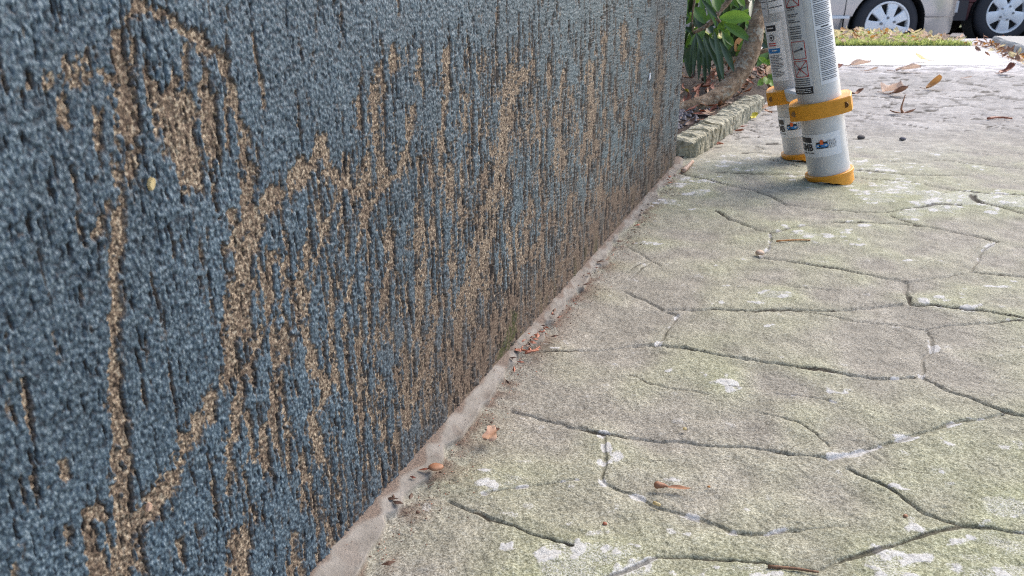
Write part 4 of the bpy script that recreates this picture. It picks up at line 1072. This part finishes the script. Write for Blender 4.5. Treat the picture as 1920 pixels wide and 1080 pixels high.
limb([(1215, 228, 1.98, 36), (1285, 207, 2.0, 34), (1330, 190, 2.02, 32), (1365, 165, 2.05, 34), (1392, 128, 2.08, 36), (1408, 92, 2.1, 36), (1418, 50, 2.12, 30), (1428, 5, 2.16, 27), (1436, -60, 2.2, 25), (1440, -190, 2.25, 20)])
limb([(1378, 150, 2.5, 20), (1384, 100, 2.5, 22), (1392, 50, 2.5, 20), (1402, 0, 2.5, 17), (1412, -80, 2.5, 15), (1430, -200, 2.5, 12)], 'branch')
limb([(1300, 62, 2.3, 6), (1330, 45, 2.3, 8), (1350, 20, 2.32, 10), (1372, -6, 2.34, 10), (1400, -60, 2.4, 9)], 'branch')
limb([(1299, 60, 2.25, 3), (1298, 30, 2.25, 3), (1304, -10, 2.25, 4)], 'branch')
limb([(1350, 42, 2.28, 6), (1335, 20, 2.28, 5), (1325, -5, 2.28, 5)], 'branch', rough=.03)
limb([(1345, 118, 2.4, 8), (1400, 105, 2.4, 9), (1445, 92, 2.4, 7), (1462, 85, 2.42, 5)], 'branch')
mb = MB()
fol = [  # base, tip, width px, Y, tone
 ((1306,62),(1322,108),10,2.1,0), ((1305,62),(1300,140),9,2.12,0), ((1312,70),(1310,150),9,2.15,0), ((1322,72),(1344,122),11,2.1,0), ((1325,75),(1330,140),10,2.16,0),
 ((1330,70),(1352,112),13,2.08,0), ((1340,60),(1356,150),12,2.05,0), ((1338,72),(1350,155),10,2.12,0), ((1350,78),(1376,134),13,2.08,0), ((1302,70),(1292,138),10,2.2,0), ((1318,80),(1322,158),9,2.2,0),
 ((1316,0),(1346,36),9,2.05,0), ((1320,-20),(1342,50),9,2.1,1), ((1350,33),(1408,34),24,2.1,2), ((1358,44),(1406,76),18,2.12,1), ((1302,14),(1322,44),22,2.3,1), ((1340,-6),(1346,22),18,2.3,1),
 ((1360,66),(1374,86),14,2.3,1), ((1355,60),(1366,92),12,2.3,1), ((1398,46),(1414,56),12,2.3,1), ((1408,20),(1420,34),12,2.4,1), ((1382,-4),(1396,12),12,2.4,2), ((1444,60),(1440,80),9,2.3,2),
 ((1360,10),(1372,-10),10,2.35,1), ((1415,-4),(1424,16),10,2.4,2), ((1385,110),(1398,126),9,2.4,3), ((1376,120),(1386,112),9,2.4,3), ((1395,72),(1378,96),22,2.42,3)]
for a, b, w, Y, tone in fol:
    A = atY(a[0], a[1], Y); B_ = atY(b[0], b[1], Y - .03)
    bladeleaf(mb, A, B_, w / pxm(A), tone, .08)
r = random.Random(31)
for k in range(300):                               # the rest of the crown, deeper in and above the frame
    hi = k > 190
    Y = r.uniform(2.35, 3.1); x = r.uniform(1150, 1470); y = r.uniform(-420, 0) if hi else r.uniform(-40, 85)
    A = atY(x, y, Y)
    if A.z < .08: continue
    a = r.uniform(0, 6.3); L_ = r.uniform(.06, .13)
    B_ = A + Vector((math.cos(a) * L_ * .7, math.sin(a) * L_ * .5, -L_ * r.uniform(.2, .9)))
    bladeleaf(mb, A, B_, L_ * .21, r.choices((0, 1, 2), (6, 3, 1))[0], .1, 5)
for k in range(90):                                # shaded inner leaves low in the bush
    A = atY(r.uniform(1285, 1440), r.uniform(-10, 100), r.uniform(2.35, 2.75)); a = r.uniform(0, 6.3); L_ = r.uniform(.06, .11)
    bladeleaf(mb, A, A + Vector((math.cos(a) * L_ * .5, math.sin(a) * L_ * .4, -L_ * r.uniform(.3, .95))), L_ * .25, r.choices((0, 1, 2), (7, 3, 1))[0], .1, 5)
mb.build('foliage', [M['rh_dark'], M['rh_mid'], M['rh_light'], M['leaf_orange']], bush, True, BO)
# low leafy seedling between the trunk and the ladder
pl = Vector((atY(1450, 160, 2.35).x, 2.35, .02)); plant = empty('leafy_seedling', pl)
tag(plant, 'low bright green leafy seedling behind the far ladder stile', 'plant')
mb = MB(); st = MB()
for a, b, w, tone in [((1438,118),(1422,108),10,0), ((1440,120),(1448,108),10,0), ((1436,134),(1452,128),16,2), ((1440,140),(1456,148),16,1), ((1438,146),(1436,158),16,0), ((1446,150),(1452,164),16,0), ((1430,112),(1442,122),10,0), ((1452,80),(1444,62),10,0), ((1432,150),(1420,160),12,0), ((1444,112),(1456,104),12,3), ((1448,128),(1462,122),12,0)]:
    A = atY(a[0], a[1], 2.33); B_ = atY(b[0], b[1], 2.31); bladeleaf(mb, A, B_, w / pxm(A), tone, .1)
    st.tube([pl + Vector((0, 0, .0)), (pl + A) / 2 + Vector((0, .02, .01)), A], [.002, .0016, .001], 5)
mb.build('foliage', [M['rh_light'], M['rh_mid'], M['leaf_pale'], M['leaf_orange']], plant, True, pl)
st.build('stem', M['twig'], plant, True, pl)

# ------------------------------------------------------------------ grass on the verge with leaves in it
mb = MB(); r = random.Random(41)
for k in range(20000):
    y = 4.43 + 1.5 * r.random() ** 1.5; x = r.uniform(1.2, APRON_X - .02 + .05 * math.sin(9 * y))
    if r.random() < .06: x = r.uniform(-2, 1.2)
    h_ = r.uniform(.018, .042); a = r.uniform(0, 6.3); lx, ly = r.gauss(0, .014), r.gauss(0, .014); w = r.uniform(.002, .0035)
    z0 = 0 if y < 5.35 else -(y - 5.35) * .126
    dx, dy = math.cos(a) * w, math.sin(a) * w
    mb.add([(x - dx, y - dy, z0), (x + dx, y + dy, z0), (x + lx * .5 + dx * .7, y + ly * .5 + dy * .7, z0 + h_ * .6), (x + lx * .5 - dx * .7, y + ly * .5 - dy * .7, z0 + h_ * .6), (x + lx * 1.3, y + ly * 1.3, z0 + h_)],
           [(0, 1, 2, 3), (3, 2, 4)])
o = mb.build('verge_grass', M['grass']); tag(o, 'bright green grass on the verge between sidewalk and silver sedan', 'grass', kind='stuff')
mb = MB()
for k in range(620):
    y = 4.45 + 1.3 * r.random() ** 1.3; x = r.uniform(1.2, APRON_X)
    z0 = .012 if y < 5.35 else .012 - (y - 5.35) * .126
    shard(mb, Vector((x, y, z0 + r.uniform(0, .03))), r.uniform(.03, .06), r.uniform(.025, .045), r.uniform(0, 6.3), r.uniform(-.2, .25), r.uniform(-.3, .3), r.choices(range(4), (6, 4, 1.4, .5))[0], r, 3)
for k in range(150):
    x = r.uniform(2.5, 4.2); y = r.uniform(4.3, 5.0)
    if x < APRON_X - .1 or r.random() < .5: continue
    shard(mb, Vector((x, y, .01)), .04, .025, r.uniform(0, 6.3), r.uniform(-.3, .3), r.uniform(-.3, .3), r.choices(range(4), (2, 2, 2, 4))[0], r, 3)
for k in range(900):                               # drift along the far side of the street
    shard(mb, Vector((r.uniform(2, 16), r.gauss(13.2, .35), -.35 + r.uniform(0, .08))), r.uniform(.06, .11), r.uniform(.04, .08), r.uniform(0, 6.3), r.uniform(-.7, .7), r.uniform(-.7, .7), r.choices(range(4), (3, 3, 2, 4))[0], r, 3)
for k in range(120):                               # drift against the kerb on the right
    t = r.uniform(0, 1.3); p = ka + kd * t - kn * abs(r.gauss(0.0, .05)); p.z = .004 + r.uniform(0, .02)
    shard(mb, p, r.uniform(.02, .05), r.uniform(.015, .03), r.uniform(0, 6.3), r.uniform(-.5, .5), r.uniform(-.5, .5), r.choices(range(4), (2, 1, 2, 5))[0], r, 3)
o = mb.build('fallen_leaves', [M['leaf_tan'], M['leaf_pale'], M['leaf_orange'], M['leaf_brown']], None, True)
tag(o, 'drift of tan and rust fallen leaves over the verge and kerbs', 'fallen leaves', kind='stuff')

# ------------------------------------------------------------------ the parked cars
def wheel(root, c, R_, rr, wid, spokes, hub, phase, off, side=-1):
    """wheel centre c (world), outer face towards -Y when side=-1"""
    Xw = Matrix.Translation(c) @ Matrix.Rotation(PI / 2 if side < 0 else -PI / 2, 4, 'X')   # local +Z -> outwards
    w2 = wid / 2; n = 72
    mb = MB()
    mb.lathe([(rr, -w2), (R_ - .045, -w2), (R_ - .012, -w2 + .025), (R_, -w2 + .05), (R_, w2 - .05), (R_ - .010, w2 - .026), (R_ - .045, w2 - .004), (rr + .03, w2), (rr + .004, w2 - .008), (rr, w2 - .02)], n, 0, Xw)
    t = autosmooth(mb.build('wheel', M['tyre'], root, off=off), 40)
    mb = MB()
    mb.lathe([(rr + .004, w2 - .010), (rr + .002, w2 + .002), (rr - .012, w2 + .002), (rr - .020, w2 - .012), (rr - .022, w2 - .06)], n, 0, Xw)
    # spokes
    for k in range(spokes):
        a = phase + 2 * PI * k / spokes; Xs = Xw @ Matrix.Rotation(a, 4, 'Z')
        r0, r1 = hub * .5, rr - .010; wi, wo = hub * .42, rr * (.27 if spokes == 7 else .34)
        wm = rr * (.205 if spokes == 7 else .29)
        zt0, zt1 = w2 + .004, w2 - .002
        rings = []
        for x_, w_, z_ in ((r0, wi, zt0), (r0 + (r1 - r0) * .35, wm * .82, zt0 + .004), (r0 + (r1 - r0) * .7, wm, zt1 + .004), (r1, wo, zt1 - .006)):
            rings.append([(x_, -w_, z_ - .035), (x_, -w_, z_ - .006), (x_, -w_ * .8, z_), (x_, w_ * .8, z_), (x_, w_, z_ - .006), (x_, w_, z_ - .035)])
        mb.loft(rings, 0, True, Xs)
    mb.lathe([(hub + .012, w2 - .03), (hub, w2 + .001), (hub * .8, w2 + .010), (hub * .42, w2 + .011), (hub * .36, w2 + .018), (.001, w2 + .020)], 48, 0, Xw)
    autosmooth(mb.build('rim', M['rim'], t, off=off), 30)
    mb = MB(); mb.lathe([(rr - .004, w2 - .05), (hub, w2 - .045), (.001, w2 - .045)], 40, 0, Xw); mb.build('backing_disc', M['black'], t, off=off)  # plain black backing behind the spokes
    for k in range(5 if side < 0 else 0):
        a = phase + 2 * PI * k / 5 + .3; mb = MB()
        mb.lathe([(.013, w2 + .004), (.013, w2 + .019), (.008, w2 + .021), (.001, w2 + .0205)], 10, 0, Xw @ Matrix.Translation((hub * .78 * math.cos(a), hub * .78 * math.sin(a), 0)))
        mb.build('wheel_nut', M['nut'], t, off=off)
    return t
def car(name, label, cat, loc, rear, length, width, prof, glass, wheels, R_, rr, spokes, hub, phase, paint, lower, crease, zs, group=None, nose_round=.22):
    """body along X. prof: (x, z_top) roofline; the near side faces -Y. loc = point on the street under the near side's rear end; rear=+1: rear to +X"""
    root = empty(name, loc); tag(root, label, cat, group); off = Vector(loc)
    xs = np.concatenate([np.linspace(0, .5, 14), np.linspace(.55, length - .55, 34), np.linspace(length - .5, length, 14)])
    topx, topz = zip(*prof)
    rings = []
    for x in xs:
        e = min(x, length - x)
        sq = 1 - (1 - min(1, e / .55)) ** 2.6
        hw = width / 2 * (.66 + .34 * sq)                       # plan rounding at both ends
        zt = np.interp(x, topx, topz); zb = lower + .03 * (1 - sq)
        belt = min(zt, zs)
        half = [(0, zb), (hw * .80, zb), (hw * .925, zb + .012), (hw * .945, zb + .05), (hw * .958, crease - .012), (hw * .988, crease), (hw * .995, crease + .04), (hw * 1.0, crease + .18 * (belt > crease + .2)), (hw * .985, max(crease + .05, belt - .10)), (hw * .955, belt - .015)]
        if zt > zs + .02:
            g = (zt - zs) / max(1e-3, max(topz) - zs)
            half += [(hw * .94, belt + .005), (hw * (.94 - .14 * g), belt + (zt - belt) * .55), (hw * (.94 - .27 * g), belt + (zt - belt) * .93), (hw * .45, zt + .0), (0, zt + .01)]
        else:
            half += [(hw * .93, belt), (hw * .85, belt + .004), (hw * .7, belt + .008), (hw * .4, belt + .012), (0, belt + .014)]
        xx = (-x if rear > 0 else x)
        ring = [(loc[0] + xx, loc[1] + width / 2 - y, loc[2] + z) for y, z in half] + [(loc[0] + xx, loc[1] + width / 2 + y, loc[2] + z) for y, z in half[-2:0:-1]]
        rings.append(ring)
    mb = MB(); mb.loft(rings)
    body = mb.build('body', paint, root, False, off)
    sub = []
    for wx in wheels:                                          # wheel arches cut through both flanks
        c = MB(); X = Matrix.Translation((loc[0] - rear * wx, loc[1] + width / 2, loc[2] + R_ - .015)) @ Matrix.Rotation(PI / 2, 4, 'X')
        for z0, z1 in ((width / 2 - .28, width / 2 + .2), (-width / 2 - .2, -width / 2 + .28)):
            c.lathe([(.001, z0), (R_ + .055, z0), (R_ + .055, z1), (.001, z1)], 56, 0, X)
        cut = c.build('arch_cutter', M['black'], None, False, off); cut.location = off
        m = body.modifiers.new('arch', 'BOOLEAN'); m.operation = 'DIFFERENCE'; m.object = cut; m.solver = 'EXACT'; sub.append(cut)
    dg = bpy.context.evaluated_depsgraph_get(); dg.update()
    me = bpy.data.meshes.new_from_object(body.evaluated_get(dg)); old = body.data; body.modifiers.clear(); body.data = me
    for c in sub: bpy.data.objects.remove(c)
    autosmooth(body, 28)
    for wx in wheels:
        for side in (-1, 1):
            yc = loc[1] + (.115 if side < 0 else width - .115)
            wheel(root, Vector((loc[0] - rear * wx, yc, loc[2] + R_)), R_, rr, .205, spokes, hub, phase, off, side)
            a = MB(); X = Matrix.Translation((loc[0] - rear * wx, yc, loc[2] + R_ - .015)) @ Matrix.Rotation(PI / 2 if side < 0 else -PI / 2, 4, 'X')
            ring = []
            for rr_, z_ in ((R_ + .052, .095), (R_ + .050, -.16), (.05, -.165)):
                ring.append([(rr_ * math.cos(PI * 2 * j / 40), rr_ * math.sin(PI * 2 * j / 40), z_) for j in range(40)])
            a.loft(ring, 0, False, X); a.build('wheel_arch_liner', M['black'], root, False, off)
    # side windows
    for side in (-1, 1):
        g = MB()
        for poly in glass:
            pts = []
            for x, z in poly:
                zt = np.interp(x, topx, topz); gg = (zt - zs) / max(1e-3, max(topz) - zs); f = min(1, max(0, (z - zs) / max(.01, zt - zs)))
                y = width / 2 * np.interp(f, [0, .55, .93], [.945, .945 - .14 * gg, .945 - .27 * gg]) + .006
                pts.append((loc[0] - rear * x, loc[1] + width / 2 + side * y, loc[2] + z))
            g.add(pts, [tuple(range(len(pts)))])
        g.build('side_window', M['glass'], root, False, off)
    return root, off
# silver sedan, rear at the right
hub_s = atY(1657, 40, 8.15)
z_s = -.372 - .012
Rs = .316
rear_x = hub_s.x + .80
sed_loc = (rear_x, 8.05, z_s)
sedan, so = car('parked_sedan', 'silver beige sedan parked along the street behind the grass verge', 'car', sed_loc, 1, 4.48, 1.75,
    [(0, .72), (.10, .94), (.75, 1.00), (1.05, 1.05), (1.75, 1.38), (2.5, 1.43), (3.0, 1.36), (3.55, .98), (4.2, .82), (4.48, .60)],
    [[(1.35, .98), (2.28, .96), (2.28, 1.37), (1.80, 1.33)], [(2.34, .96), (3.35, .95), (2.95, 1.33), (2.34, 1.37)]],
    (.80, 3.50), Rs, .215, 7, .085, rad(80), M['silver'], .185, .395, .94)
mb = MB(); mb.box((rear_x - 3.15, 8.05 - .010, z_s + .375), (rear_x - .80 - .39, 8.05 + .02, z_s + .400)); mb.build('side_moulding', M['white'], sedan, False, so)
mb = MB(); mb.box((rear_x - .12, 8.05 + .30, z_s + .42), (rear_x + .02, 8.05 + .46, z_s + .53)); mb.build('bumper_reflector', M['lamp_clear'], sedan, False, so)
for s_ in (0, 1):
    mb = MB(); y0 = 8.05 + (.14 if s_ == 0 else 1.24); mb.box((rear_x - .10, y0, z_s + .70), (rear_x + .015, y0 + .37, z_s + .86)); mb.build('tail_light', M['lamp_red'], sedan, False, so)
mb = MB(); mb.box((rear_x - 1.24, 8.05 - .004, z_s + .25), (rear_x - 1.236, 8.05 + .03, z_s + .9)); mb.build('door_seam', M['black'], sedan, False, so)
# maroon suv further off
Ys = 10.5
hub_m = atY(1877, 30, Ys)
z_m = -.412
Rm = .372
suv_loc = (hub_m.x - .72, Ys - .11, z_m)
suv, mo = car('parked_suv', 'dark maroon off road wagon parked farther back with five spoke wheels', 'car', suv_loc, -1, 4.75, 1.95,
    [(0, .80), (.08, 1.05), (.85, 1.14), (1.35, 1.22), (1.95, 1.72), (2.8, 1.79), (4.3, 1.76), (4.65, 1.25), (4.75, .80)],
    [[(1.75, 1.18), (2.6, 1.16), (2.6, 1.68), (2.05, 1.66)], [(2.66, 1.16), (3.55, 1.16), (3.55, 1.67), (2.66, 1.69)], [(3.62, 1.16), (4.35, 1.18), (4.25, 1.66), (3.62, 1.67)]],
    (.72, 3.42), Rm, .245, 5, .105, rad(-90), M['maroon'], .27, .50, 1.13)
mb = MB(); mb.box((suv_loc[0] - .02, Ys - .10, z_m + .28), (suv_loc[0] + .22, Ys + 1.72, z_m + .52)); mb.build('bumper', M['clad'], suv, False, mo)
for s_ in (0, 1):
    mb = MB(); y0 = Ys - .02 + s_ * 1.4; mb.box((suv_loc[0] - .03, y0, z_m + .72), (suv_loc[0] + .14, y0 + .36, z_m + .92)); mb.build('headlight', M['lamp_clear'], suv, False, mo)
